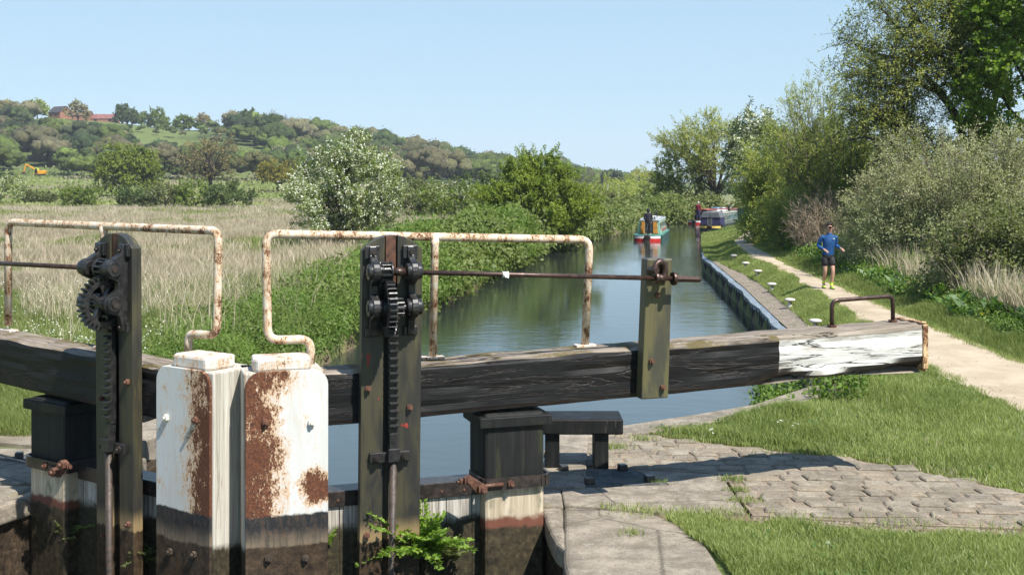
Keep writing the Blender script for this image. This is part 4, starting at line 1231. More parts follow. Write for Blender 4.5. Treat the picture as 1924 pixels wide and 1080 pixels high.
# ------------------------------------------------------------------ wooded hill (one mass) and the trees that stand out on it
def hill_wood():
    rg = np.random.default_rng(77); P = []; D = []; S = []; T = []; NR = []; BV = []; BF = []; BT = []; BN = [0]
    gr = [(i, j, k) for i in (-1, 0, 1) for j in (-1, 0, 1) for k in (-1, 0, 1) if (i, j, k) != (0, 0, 0)]; ix = {q: n for n, q in enumerate(gr)}
    CUBE = unit(np.array(gr, dtype=float)); CF = []
    for ax in range(3):
        for sg in (-1, 1):
            for a in (-1, 0):
                for b in (-1, 0):
                    q = []
                    for da, db in ((0, 0), (1, 0), (1, 1), (0, 1)):
                        w = [0, 0, 0]; w[ax] = sg; w[(ax+1) % 3] = a+da; w[(ax+2) % 3] = b+db; q.append(ix[tuple(w)])
                    CF.append(q if sg > 0 else q[::-1])
    CF = np.array(CF)
    pal = np.array([(.05, .075, .018), (.075, .10, .022), (.10, .10, .035), (.115, .11, .05), (.035, .055, .018), (.09, .125, .025), (.125, .115, .06), (.06, .08, .03)])
    N = 0
    spots = []
    for px in np.arange(-420, 1240, 15.5):
        yr = np.interp(px, [-400, 600, 900, 1100, 1300], [620, 640, 760, 1000, 1100])
        far = yr > 800
        rows = np.concatenate([np.linspace(yr*.58, yr*.96, 9), [yr*.99, yr*1.02]])
        for r_, y in enumerate(rows):
            pxx = px+rg.uniform(-13, 13); yy = y+rg.uniform(-14, 14)
            # meadows left open
            if 20 < pxx < 125 and yy < 425: continue
            if 55 < pxx < 345 and yy > 505 and not (pxx > 240 and yy > yr*.985) and not (pxx > 190 and yy < 570 and rg.random() < .6): continue
            if 345 <= pxx < 372 and 500 < yy < 600: continue
            if 428 < pxx < 515 and 395 < yy < 520: continue
            if 255 < pxx < 360 and 430 < yy < 550 and rg.random() < .55: continue
            if r_ == 0 and rg.random() < .3: continue
            spots.append((pxx, yy, far))
    for pxx, yy, far in spots:
        x = (pxx-CX)*yy/FOC; z = gz(x, yy)
        sc_ = yy/600
        scrub = (255 < pxx < 430 and yy > 400 and yy < yr*.97) or (190 < pxx < 345 and 505 < yy < 575)
        h = rg.choice([5.5, 7.5, 9, 10.5, 12.5])*rg.uniform(.9, 1.1)*(.45 if scrub else 1)*(1.0 if not far else .9)
        if pxx > 1060: h *= .75
        r = h*rg.uniform(.5, .72)*sc_**.3
        c = pal[rg.choice(len(pal), p=[.2, .22, .16, .08, .09, .15, .04, .06])]*rg.choice([1.05, 1.3, 1.6, 2.0])*rg.uniform(.9, 1.1)
        nb = 8 if scrub else 20                                  # crown = a cluster of leafy lobes
        u = unit(rg.normal(size=(nb, 3))); u[:, 2] = np.abs(u[:, 2])*.95-.15; u[0] = (0, 0, .35)
        lc = np.stack([x+u[:, 0]*r*.75, yy+u[:, 1]*r*.75, z+h*.5+u[:, 2]*h*.42], -1); lr = r*rg.uniform(.2, .40, nb)
        k = 1+rg.normal(size=(nb, len(CUBE)))*.2
        vv = lc[:, None]+CUBE[None]*(lr[:, None]*k)[..., None]*np.array([1, 1, .85])
        BV.append(vv.reshape(-1, 3)); BF.append((CF[None]+(np.arange(nb)*len(CUBE))[:, None, None]).reshape(-1, 4)+BN[0]); BN[0] += nb*len(CUBE)
        BT.append(np.repeat(c[None]*np.repeat(rg.uniform(.85, 1.15, nb), len(CUBE))[:, None], 1, 0))
        n = int(60 if scrub else 220)                           # loose leaf sprays breaking the outline
        q = rg.integers(0, nb, n); v = unit(rg.normal(size=(n, 3))); v[:, 2] = np.abs(v[:, 2])*1.1-.3; v = unit(v)
        p = lc[q]+v*(lr[q]*rg.uniform(.9, 1.25, n))[:, None]
        P.append(p); D.append(v+rg.normal(size=(n, 3))*.6+np.array([0, 0, .3])); S.append(np.full(n, .6*sc_)*rg.uniform(.6, 1.3, n)); NR.append(v)
        T.append(np.repeat(np.broadcast_to(c, (n, 3)), 4, 0))
    P = np.concatenate(P); D = np.concatenate(D); S = np.concatenate(S)
    v, f = leaf_quads(P, D, S*1.25, S, rg, .5, np.concatenate(NR), .2)
    BV = np.concatenate(BV); o = np_obj('hillside_woodland', np.concatenate([BV, v]), np.concatenate([np.concatenate(BF), f+len(BV)]), LM['far'], smooth=True, col=np.concatenate([np.concatenate(BT), np.concatenate(T)]))
    kind(o, 'stuff')
    return o
hill_wood()
HT = [  # px, y, height, radius, leaf, label, leafy amount
    (70, 600, 9.0, 5.0, 'osier', 'pale green double crowned tree left of the brick barn on the hilltop', 1), (229, 615, 8.5, 3.2, 'dark', 'dark green pointed tree right of the long red roofed barn', 1),
    (248, 608, 6.6, 2.9, 'dark', 'small blackish round tree right of the pointed dark tree', 1), (290, 600, 9, 6.0, 'haw', 'broad green hilltop tree at the meadow edge', 1),
    (146, 590, 9.0, 5.4, 'bronze', 'brownish half bare tree in front of the hill farmhouse', .5), (345, 600, 7.5, 4.6, 'haw', 'green tree on the ridge above the meadow corner', 1),
    (382, 610, 8, 4.5, 'bronze', 'brown leafed ridge tree above the bronze oak', .6), (513, 640, 14, 5.2, None, 'tall bare tree standing up from the ridge', 0), (538, 640, 11, 5, None, 'lower bare tree beside the tall bare ridge tree', 0),
    (580, 645, 9, 4, None, 'small grey bare tree on the ridge left of the blossoming hawthorn', 0), (468, 560, 13, 6.5, 'dark', 'large dark green tree on the slope above the yellow oak', 1), (508, 545, 12, 5.0, 'dark', 'dark purplish green pointed tree right above the yellow oak', 1),
    (848, 770, 9, 6.5, 'bronze', 'rounded brown tree on the ridge right of the blossoming hawthorn', .6), (5, 610, 12, 6, 'bronze', 'brown tree at the left picture edge on the hill', .6)]
for k, (px, y, h, r, lm, lab, am) in enumerate(HT):
    if lm: tree('hill_tree', lab, 'tree', base_at(px, y), h, r, r, h*.55, h*.45, int(60*am)+14, 1.0, 6, 8, 1.3, (.85, .65), LM[lm], 'barkdark', .3, 'trees standing out on the hill', 90+k, up=.3, limbs=14, lo=-.7, trunk_h=h*.25)
    else: tree('hill_tree', lab, 'tree', base_at(px, y), h, r, r, h*.62, h*.4, 34, 1.2, 6, 1, 2.2, (.3, .2), LM['bronze'], 'bark', .32, 'trees standing out on the hill', 90+k, up=.6, limbs=34, lo=-.5, trunk_h=h*.3, twigmat='bark', twig_r=.07)

# ------------------------------------------------------------------ beyond the bend and right-hand side
def mid_scrub():
    """overgrown willow scrub on the far left bank, behind the green boat: bushes one can tell apart"""
    L = [(1128, 118, 3.4, 1.9, 'hedge', 'low olive scrub bush on the bank right of the dense bright bush'), (1165, 128, 4, 2.5, 'osier', 'yellow green scrub willow behind the green boat'), (1205, 138, 4.4, 3.0, 'osier', 'pale scrub willow up to the left of the dark canal bend bush'),
         (1090, 150, 5, 3.2, 'hedge', 'grey green thicket behind the dense bright bush'), (1140, 175, 6, 3.6, 'osier', 'distant pale thicket under the end of the hill'), (1205, 185, 7, 4.4, 'willow', 'distant feathery willow thicket left of the canal trees'),
         (1255, 190, 7, 6.2, 'willow', 'distant greyish willow seen over the canal bend'), (1050, 190, 7, 4.6, 'hedge', 'distant thicket behind the top of the bright bush')]
    for k, (px, y, r, h, lm, lab) in enumerate(L):
        tree('scrub_bush', lab, 'bush', base_at(px, y), h, r, r*.8, h*.45, h*.55, 52, .7, 7, 11, .9, (.24, .14), LM[lm], 'bark', .1, 'scrub beyond the left bank', 120+k, up=.8, limbs=10, lo=-.9, noise=.3, trunk_h=.4, twigmat='twig', twig_r=.012)
mid_scrub()
tree('hawthorn_bush', 'big dark rounded bush at the canal bend behind the boats', 'bush', base_at(1283, 124), 6.4, 3.7, 3.2, 2.9, 3.1, 110, .55, 9, 15, .7, (.2, .14), LM['haw'], 'barkdark', .15, None, 140, up=.4, limbs=12, lo=-.8, blossom=(.12, .11, LM['white']), trunk_h=.6)
tree('willow_tree', 'sparse spreading willow rising over the canal bend', 'tree', base_at(1345, 122), 10.5, 5.6, 4, 6.4, 3.9, 150, .7, 9, 15, 1.1, (.24, .10), LM['willow'], 'bark', .25, None, 141, up=.5, limbs=40, lo=-.8, noise=.3, trunk_h=2.4, twigmat='bark', twig_r=.012, inner=.25)
tree('hawthorn_tree', 'dark leaved tree with a white blossoming side over the towpath bend', 'tree', base_at(1424, 80), 7.4, 2.4, 2.4, 4.5, 2.9, 110, .5, 9, 18, .6, (.13, .09), LM['dark'], 'barkdark', .14, None, 142, up=.3, limbs=14, lo=-.9, blossom=(.5, .14, LM['white']), trunk_h=.9)
tree('shrub', 'dark leafy shrub leaning over the towpath below the blossoming tree', 'bush', base_at(1478, 62), 3.4, 1.6, 1.6, 1.5, 1.75, 70, .4, 9, 20, .5, (.10, .07), LM['bush'], 'barkdark', .08, None, 143, up=.3, limbs=10, lo=-.9, trunk_h=.4)

def shoots(name, label, loc, n, H, fan, lm, seed, leaf, per=60, bark='twig', r0=.03, base_r=.5, tilt=(0, 0), cat='tree', group=None, side=10, sl=.6, lo=.15, skirt=0):
    """multi-stemmed willow: many upright whips from the ground, fanning out, each with leafy side twigs"""
    rg = np.random.default_rng(seed); root = thing(name, label, cat, loc, 0, group)
    a = rg.random(n)*6.283; rb = base_r*np.sqrt(rg.random(n)); f = fan*np.sqrt(rg.random(n))
    K = 9; t = np.linspace(0, 1, K)[None, :, None]
    h = H*rg.uniform(.55, 1.0, n)*(1-.3*(f/fan)**2)
    b0 = np.stack([np.cos(a)*rb, np.sin(a)*rb, np.zeros(n)-.1], -1)[:, None]
    tip = np.stack([np.cos(a)*f+tilt[0], np.sin(a)*f+tilt[1], h], -1)[:, None]
    mid = b0*.55+tip*.45; mid[..., 2] += h[:, None]*.16
    ln = b0*(1-t)**2+mid*2*t*(1-t)+tip*t*t+np.cumsum(rg.normal(size=(n, K, 3))*.035*np.array([1, 1, .2]), 1)
    rad = r0*(1-.88*t[..., 0])*rg.uniform(.5, 1.1, (n, 1))
    ta = Acc(); ta.add(tubes_np(ln, rad, 5))
    # side twigs
    m = n*side; si = np.repeat(np.arange(n), side); tt = lo+(1-lo)*rg.random(m)**.8
    k = np.clip((tt*(K-1)).astype(int), 0, K-2); fr = (tt*(K-1)-k)[:, None]
    p0 = ln[si, k]*(1-fr)+ln[si, k+1]*fr; ax = unit(ln[si, k+1]-ln[si, k])
    d = unit(ax*.9+rg.normal(size=(m, 3))*.65); L = (sl*rg.uniform(.5, 1.3, m)*(1.15-.5*tt))[:, None]
    kk = np.linspace(0, 1, 4)[None, :, None]
    tl = p0[:, None]+d[:, None]*L[:, None]*kk
    ta.add(tubes_np(tl, np.broadcast_to(np.linspace(.008, .003, 4), (m, 4)), 3))
    ta.build('stems', M[bark], root, smooth=True)
    if per:
        q = max(1, per//side); u = rg.random((m, q, 1))
        p = p0[:, None]+d[:, None]*L[:, None]*(.15+.95*u)+rg.normal(size=(m, q, 3))*.05
        ld = unit(d[:, None]*.9+rg.normal(size=p.shape)*.6)
        p = p.reshape(-1, 3); s = rg.uniform(.65, 1.25, len(p))
        ax0 = np.repeat(unit(d-ax*.5+np.array([.25, -.3, .35])), q, 0); la = Acc(); la.add(leaf_quads(p, ld.reshape(-1, 3), leaf[0]*s, leaf[1]*s, rg, .4, ax0)); 
        if skirt:                                        # the leafy outer skin down to the ground
            v = unit(rg.normal(size=(skirt, 3))+np.array([0, -.35, 0])); v[:, 2] = np.abs(v[:, 2]); ph = rg.random(3)*6
            az = np.arctan2(v[:, 1], v[:, 0]); kk = (.72+.2*rg.random(skirt))*(1+.12*np.sin(4*az+ph[0])+.1*np.sin(7*v[:, 2]+ph[1]))
            ce = np.stack([v[:, 0]*fan*kk+tilt[0]*v[:, 2], v[:, 1]*fan*kk+tilt[1]*v[:, 2], .1+v[:, 2]*H*.72*kk], -1)
            pp, dd, _ = sprays(ce, .22, rg, 4, 13, sl*.8, None, .55, .1, .8, (0, 0, H*.2), .75, .04)
            s2 = rg.uniform(.65, 1.25, len(pp)); la.add(leaf_quads(pp, dd, leaf[0]*s2, leaf[1]*s2, rg, .4, sprays.nrm))
        la.build('crown', lm, root)
    return root

def rb(px, y): return base_at(px, y)
shoots('osier_willow', 'tall feathery light green willow of many upright stems', rb(1545, 50), 80, 8.1, 2.1, LM['osier'], 201, (.11, .036), 420, 'twig', .045, .6, (-.2, 0), side=30, sl=.85)
shoots('osier_willow', 'rounded light green willow left of the tall feathery one', rb(1478, 56), 75, 6.0, 2.5, LM['osier'], 202, (.12, .045), 480, 'twig', .04, .7, (-.1, 0), side=32, sl=.8, lo=.1, skirt=420)
shoots('osier_willow', 'olive willow thicket behind the tall feathery one', rb(1600, 58), 60, 6.2, 3.0, LM['willow'], 203, (.13, .05), 380, 'bark', .04, .9, (0, 0), side=28, sl=.8, lo=.05, skirt=420)
shoots('osier_willow', 'dense olive willow thicket filling the middle of the right hedgerow', rb(1655, 46), 70, 4.4, 2.6, LM['haw'], 204, (.11, .04), 420, 'bark', .035, 1.0, (0, 0), side=30, sl=.7, lo=.05, skirt=600)
# silver willow domes at right
shoots('silver_willow', 'big silvery green willow bush of arching stems at the right', rb(1815, 35), 110, 4.7, 3.2, LM['silver'], 205, (.085, .03), 700, 'twig', .04, 1.2, (-.1, -.2), side=44, sl=.75, lo=.05, skirt=900)
shoots('silver_willow', 'lower silvery willow bush left of the big one', rb(1705, 38), 80, 3.5, 2.3, LM['silver'], 206, (.08, .028), 560, 'twig', .03, .8, (0, -.1), side=40, sl=.65, lo=.05, skirt=600)
shoots('bramble_bush', 'olive bramble mound at the right picture edge below the silvery willow', rb(1905, 27), 80, 2.5, 1.9, LM['nettle'], 207, (.07, .05), 460, 'twig', .012, 1.2, (0, 0), 'bush', None, side=36, sl=.55, lo=.0, skirt=500)
shoots('dead_shrub', 'leafless pinkish brown shrub behind the runner', rb(1535, 44.5), 120, 2.9, 1.25, LM['bronze'], 208, (.05, .02), 12, 'twigred', .012, .5, (0, 0), 'bush', None, side=12, sl=.55, lo=.2)
shoots('willow_bush', 'green willow bush left of the leafless pinkish shrub', rb(1492, 48), 70, 2.9, 1.5, LM['osier'], 209, (.09, .04), 320, 'twig', .015, .7, (0, 0), 'bush', None, side=26, sl=.5, lo=.05)

# the great willow: limbs reach left over the hedgerow
def great_willow():
    y0 = 44.0; rg = np.random.default_rng(301)
    b = base_at(1838, y0); root = thing('crack_willow', 'great willow with dark limbs reaching left above the hedgerow', 'tree', b)
    B = Vector(b)
    def W(px, py, dy=0.0): return np.array(atY(px, py, y0+dy)-B)
    limbs = [([(1838, 430), (1832, 300), (1822, 180), (1800, 90), (1785, 10), (1770, -70)], .26), ([(1846, 430), (1850, 260), (1830, 150), (1838, 40), (1850, -60)], .2),
             ([(1834, 330), (1790, 200), (1755, 170), (1715, 150), (1680, 160), (1640, 165)], .14), ([(1800, 220), (1760, 165), (1720, 125), (1690, 112), (1640, 100), (1605, 85)], .13),
             ([(1740, 290), (1700, 275), (1660, 262), (1625, 258), (1590, 262)], .10), ([(1745, 300), (1715, 255), (1685, 225), (1650, 208), (1610, 205)], .10), ([(1720, 265), (1690, 235), (1655, 232), (1620, 240)], .06),
             ([(1822, 180), (1770, 110), (1740, 60), (1715, 20), (1690, -20)], .12), ([(1832, 300), (1790, 290), (1745, 300)], .15), ([(1715, 150), (1690, 185), (1660, 205)], .05), ([(1690, 112), (1660, 130), (1630, 150)], .05),
             ([(1800, 90), (1830, 50), (1870, 0), (1890, -50)], .12), ([(1850, 260), (1880, 150), (1900, 60), (1915, 0)], .12), ([(1770, 110), (1730, 100), (1690, 60), (1660, 20), (1640, 0)], .07)]
    ta = Acc(); cents = []
    for i, (pts, r) in enumerate(limbs):
        dy = rg.uniform(-1.8, 1.8)
        q = np.array([W(px, py, dy*k/len(pts)) for k, (px, py) in enumerate(pts)])
        t = np.linspace(0, 1, 14)*(len(q)-1); k = np.clip(t.astype(int), 0, len(q)-2); f = (t-k)[:, None]
        ln = q[k]*(1-f)+q[k+1]*f; ln[1:-1] = (ln[:-2]+2*ln[1:-1]+ln[2:])/4
        ln += rg.normal(size=ln.shape)*r*.18
        ta.add(tubes_np(ln[None], (r*(1-.72*np.linspace(0, 1, 14)))[None], 7))
        for j in range(4 if i < 2 else 3, 14):
            for _ in range(3): cents.append(ln[j]+rg.normal(size=3)*np.array([.55, 1.0, .5])+np.array([0, 0, .18]))
    ta.build('trunk', M['barkdark'], root, smooth=True)
    cents = np.array(cents)
    # upper canopy above the frame and into its top
    extra = []
    for _ in range(170):
        px = rg.triangular(1640, 1900, 1940); py = rg.uniform(-90, 130)
        if px < 1700 and py > 40: continue
        extra.append(W(px, py, rg.uniform(-2.5, 2.5)))
    cents = np.concatenate([cents, np.array(extra)])
    p, d, lines = sprays(cents, .42, rg, 7, 13, .85, None, .05, .25, .3, W(1800, 200), .9, .05)
    s = rg.uniform(.65, 1.25, len(p)); la = Acc(); la.add(leaf_quads(p, d, .13*s, .045*s, rg, .4, sprays.nrm)); la.build('crown', LM['willow'], root)
    tw = Acc(); tw.add(tubes_np(lines, np.broadcast_to(np.linspace(.012, .004, 4), lines.shape[:2]), 3)); tw.build('twigs', M['barkdark'], root)
great_willow()
tree('maple_tree', 'dark green broadleaf tree filling the top right corner', 'tree', base_at(2030, 41), 13, 3.7, 3.0, 8.0, 4.7, 190, .62, 10, 22, .7, (.145, .12), LM['maple'], 'barkdark', .22, None, 310, up=.1, droop=.15, limbs=24, lo=-.9, inner=.4, trunk_h=2.5, flat=1.0)
# ------------------------------------------------------------------ grass and ground cover (stuff)
def blades(x, y, z, h, w, rg, lean=.45, seg=1):
    """tapered bent blades"""
    n = len(x); a = rg.random(n)*6.283; b = rg.random(n)*6.283
    p = np.stack([x, y, z-.01], -1); s = np.stack([np.cos(a), np.sin(a), np.zeros(n)], -1)*np.reshape(w, (-1, 1))*.5
    l = np.stack([np.cos(b), np.sin(b), np.zeros(n)], -1)*(lean*rg.random(n)*h)[:, None]
    up = np.zeros((n, 3)); up[:, 2] = h
    m = p+up*.55+l*.35; t = p+up*.95+l
    v = np.stack([p-s, p+s, m+s*.8, t, m-s*.8], 1).reshape(-1, 3)
    i = np.arange(n)[:, None]*5
    return v, np.concatenate([i+np.array([[0, 1, 2, 4]]), ], 0), i+np.array([[4, 2, 3, 3]])

def grass_obj(name, x, y, h, w, mat, seed, lean=.45, zoff=0.0):
    rg = np.random.default_rng(seed); z = ground_z(x, y)+zoff
    n = len(x)
    a = rg.random(n)*6.283; b = rg.random(n)*6.283
    p = np.stack([x, y, z-.015], -1); s = np.stack([np.cos(a), np.sin(a), np.zeros(n)], -1)*np.reshape(np.broadcast_to(w, (n,)), (-1, 1))*.5
    l = np.stack([np.cos(b), np.sin(b), np.zeros(n)], -1)*(lean*rg.random(n)*h)[:, None]
    up = np.zeros((n, 3)); up[:, 2] = h
    m = p+up*.6+l*.4; t = p+up*.95+l
    v = np.stack([p-s, p+s, m+s*.7, t, m-s*.7], 1).reshape(-1, 3)
    # quad + tip folded into one kite strip: (0,1,2,4) and (4,2,3)
    i = (np.arange(n)*5)[:, None]
    f = np.concatenate([i+np.array([[0, 1, 2]]), i+np.array([[0, 2, 4]]), i+np.array([[4, 2, 3]])], 0)
    return kind(np_obj(name, v, f, mat), 'stuff')

def scatter(n, y0, y1, fx0, fx1, seed, power=2.0):
    """points thicker towards the near end: density falls as 1/y^power"""
    rg = np.random.default_rng(seed); u = rg.random(n)
    if power == 1.0: y = y0*(y1/y0)**u
    else:
        k = 1-power+1e-9; y = (y0**k+u*(y1**k-y0**k))**(1/k)
    a, b = fx0(y), fx1(y); t = rg.random(n)
    return a+(b-a)*t, y

def pave_mask(x, y):
    px = [p[0] for p in PAVE]; 
    m = np.zeros(len(x), bool)
    n = len(PAVE); c = np.zeros(len(x), bool)
    for i in range(n):
        x1, y1 = PAVE[i]; x2, y2 = PAVE[(i+1) % n]
        cond = ((y1 > y) != (y2 > y)) & (x < (x2-x1)*(y-y1)/((y2-y1) if y2 != y1 else 1e-9)+x1)
        c ^= cond
    return c

# lawn by the gate: behind the setts up to the water wall and the path, and in front of them
rgl = np.random.default_rng(21)
def lawn_far_lo(y): return np.maximum(xr(y)+.30, np.interp(y, [11.0, 11.7, 12.4, 13.0, 13.7, 14.2], [4.92, 4.35, 3.68, 2.62, 1.5, 1.2]))
n = 260000
y = 10.9+rgl.random(n)**1.35*(26-10.9)
lo = lawn_far_lo(y); hi = pl_(y)+.05+(vnoise(y*1.6, y*0, 9)-.5)*.35
x = lo+(hi-lo)*rgl.random(n)
k = (hi > lo) & ~pave_mask(x, y) & (rgl.random(n) < np.clip((hi-lo)/5.5, .1, 1))
x, y = x[k], y[k]
tuft = vnoise(x*1.7, y*1.7, 31)
h = (.035+.14*tuft**1.8+.05*rgl.random(len(x)))*(.7+.6*vnoise(x*.5, y*.5, 33))
h = h*np.clip((x-lawn_far_lo(y))/.35, .45, 1)
grass_obj('lawn_grass', x, y, h, .0075+.004*rgl.random(len(x)), LM['grass'], 22, .7)
n = 120000
y = 7.5+rgl.random(n)*(10.3-7.5); x = 1.35+rgl.random(n)*(5.4-1.35)
edge = np.interp(x, [1.3, 1.6, 2.2, 3.5, 4.5, 5.4], [10.25, 10.38, 10.02, 9.72, 9.48, 9.4])+(vnoise(x*3, x*0+1, 35)-.5)*.22
le = np.interp(y, [7.5, 8.8, 9.6, 10.2, 10.4], [1.61, 1.60, 1.55, 1.30, 1.25])+(vnoise(y*3, y*0+1, 36)-.5)*.12
k = (y < edge) & (x > le) & ~pave_mask(x, y); x, y = x[k], y[k]
h = (.035+.06*vnoise(x*2, y*2, 37)+.04*rgl.random(len(x)))
grass_obj('lawn_grass', x, y, h, .0065+.004*rgl.random(len(x)), LM['grass'], 23, .8)
# tufts in joints of the coping and along the setts
pts = []
for cx, cy, r, m in ((2.14, 11.1, .06, 140), (2.16, 11.5, .07, 160), (2.12, 10.75, .08, 160), (1.25, 10.38, .14, 220), (1.75, 10.3, .18, 420), (1.0, 9.75, .06, 90), (1.42, 11.4, .05, 90), (1.1, 12.9, .12, 200), (1.5, 13.3, .1, 140),
                     (.72, 10.56, .09, 120), (.98, 10.5, .10, 120), (2.5, 10.15, .2, 160), (3.3, 10.0, .2, 160), (4.2, 9.85, .2, 160), (4.9, 9.85, .2, 140), (3.0, 12.72, .2, 200), (2.2, 13.3, .2, 200)):
    q = rgl.normal(size=(m, 2))*r*np.array([1, .6])+np.array([cx, cy]); pts.append(q)
q = np.concatenate(pts); grass_obj('joint_grass', q[:, 0], q[:, 1], .02+.05*rgl.random(len(q)), .007, LM['grass'], 24, .9, .03)
# verge between path and bank, and right of the path
x, y = scatter(110000, 22, 112, lambda y: xr(y)+np.interp(y, [20, 25, 28, 40, 49, 52], [.5, .62, .68, .72, .28, .05]), lambda y: pl_(y)+.06+(vnoise(y*1.5, y*0, 12)-.5)*.3, 41, 1.9)
grass_obj('verge_grass', x, y, (.06+.10*vnoise(x*1.2, y*1.2, 42)+.05*rgl.random(len(x)))*np.interp(y, [20, 45, 70], [.8, 1.0, 1.3]), .010*np.clip(y/22, 1, 3.5), LM['grass'], 43, .6)
x, y = scatter(80000, 14, 70, lambda y: pr_(y)-.06+(vnoise(y*1.5, y*0, 14)-.5)*.3, lambda y: pr_(y)+np.interp(y, [14, 25, 40, 70], [1.6, 1.35, .9, .6]), 44, 1.9)
grass_obj('verge_grass', x, y, (.08+.16*vnoise(x*1.2, y*1.2, 45)+.06*rgl.random(len(x)))*np.clip((x-pr_(y))/.5+.35, .35, 1.3), .010*np.clip(y/20, 1, 3), LM['tall'], 46, .6)

# dry meadow left of the canal
def fl(y): return -.48*y-2
x, y = scatter(340000, 27, 178, fl, lambda y: xl(y)-np.interp(y, [27, 35, 45, 60, 70], [3.0, 3.2, 3.6, 3.2, 3.2]), 51, 1.3)
g1 = vnoise(x*.22, y*.16, 52); g2 = vnoise(x*.9, y*.6, 53)
isg = (g1*.6+g2*.4) > np.interp(y, [27, 34, 45, 100, 140, 160], [.36, .47, .54, .6, .5, .42])
hh = (.08+.55*vnoise(x*.5, y*.4, 54)**1.5+.2*rgl.random(len(x)))
m = ~isg; grass_obj('dry_grass', x[m], y[m], hh[m]*1.1, .008*np.clip(y[m]/22, 1, 6), LM['dry'], 55, .8)
m = isg; grass_obj('meadow_grass', x[m], y[m], hh[m]*.75, .010*np.clip(y[m]/22, 1, 6), LM['tall'], 56, .7)
# rank green grass near the left gate
x, y = scatter(90000, 13.5, 40, lambda y: -.47*y-1.0, lambda y: xl(y)-.45-np.interp(y, [13, 20, 24, 40], [0.2, .1, 2.6, 3.6]), 57, 1.6)
hh = (.10+.28*vnoise(x*.7, y*.7, 58)+.14*rgl.random(len(x)))*np.interp(y, [13.5, 17, 24], [.5, .7, 1.25])
grass_obj('rank_grass', x, y, hh, .010*np.clip(y/16, 1, 3), LM['tall'], 59, .7)
x, y = scatter(800, 16, 36, lambda y: -.46*y-1.0, lambda y: xl(y)-.6-np.interp(y, [13, 20, 24, 40], [0.2, .3, 2.4, 3.6]), 60, 1.4)
rg0 = np.random.default_rng(61); hz = .28+.4*rg0.random(len(x)); P0 = np.stack([x, y, ground_z(x, y)+hz], -1)
kind(np_obj('parsley_flowers', *leaf_quads(np.repeat(P0, 4, 0)+rg0.normal(size=(len(x)*4, 3))*.025, rg0.normal(size=(len(x)*4, 3)), .035, .03, rg0, 2.5), LM['white']), 'stuff')
# pale dead stalks standing in the meadow edge
x, y = scatter(9000, 27, 60, lambda y: -.42*y, lambda y: xl(y)-2.6, 62, 1.6)
grass_obj('dead_stalks', x, y, .5+.55*rg0.random(len(x)), .011*np.clip(y/25, 1, 3), LM['reed'], 63, .9)

# lush left bank: mounds of cow parsley hanging over the water
# rough pasture beyond the hedge: low tussocks and rushes
x, y = scatter(42000, 160, 430, lambda y: -.47*y, lambda y: .10*y, 101, 1.2)
rg1 = np.random.default_rng(102); k = (vnoise(x*.03, y*.05, 103)*.6+vnoise(x*.1, y*.12, 104)*.4)
z = ground_z(x, y); s1 = (.45+.9*rg1.random(len(x)))*np.clip(y/260, .7, 1.4)
s1 = s1*.75
for nm, m, lm in (('pasture_tussocks', k > .40, 'tall'), ('pale_pasture', k <= .40, 'pale')):
    P = np.stack([x[m], y[m], z[m]+.1], -1); N_ = np.tile(np.array([0, -.5, .8]), (m.sum(), 1))
    kind(np_obj(nm, *leaf_quads(P, rg1.normal(size=P.shape)*np.array([1, .4, .2])+np.array([0, 0, .5]), s1[m], s1[m]*.5, rg1, 1, N_, .5), LM[lm]), 'stuff')

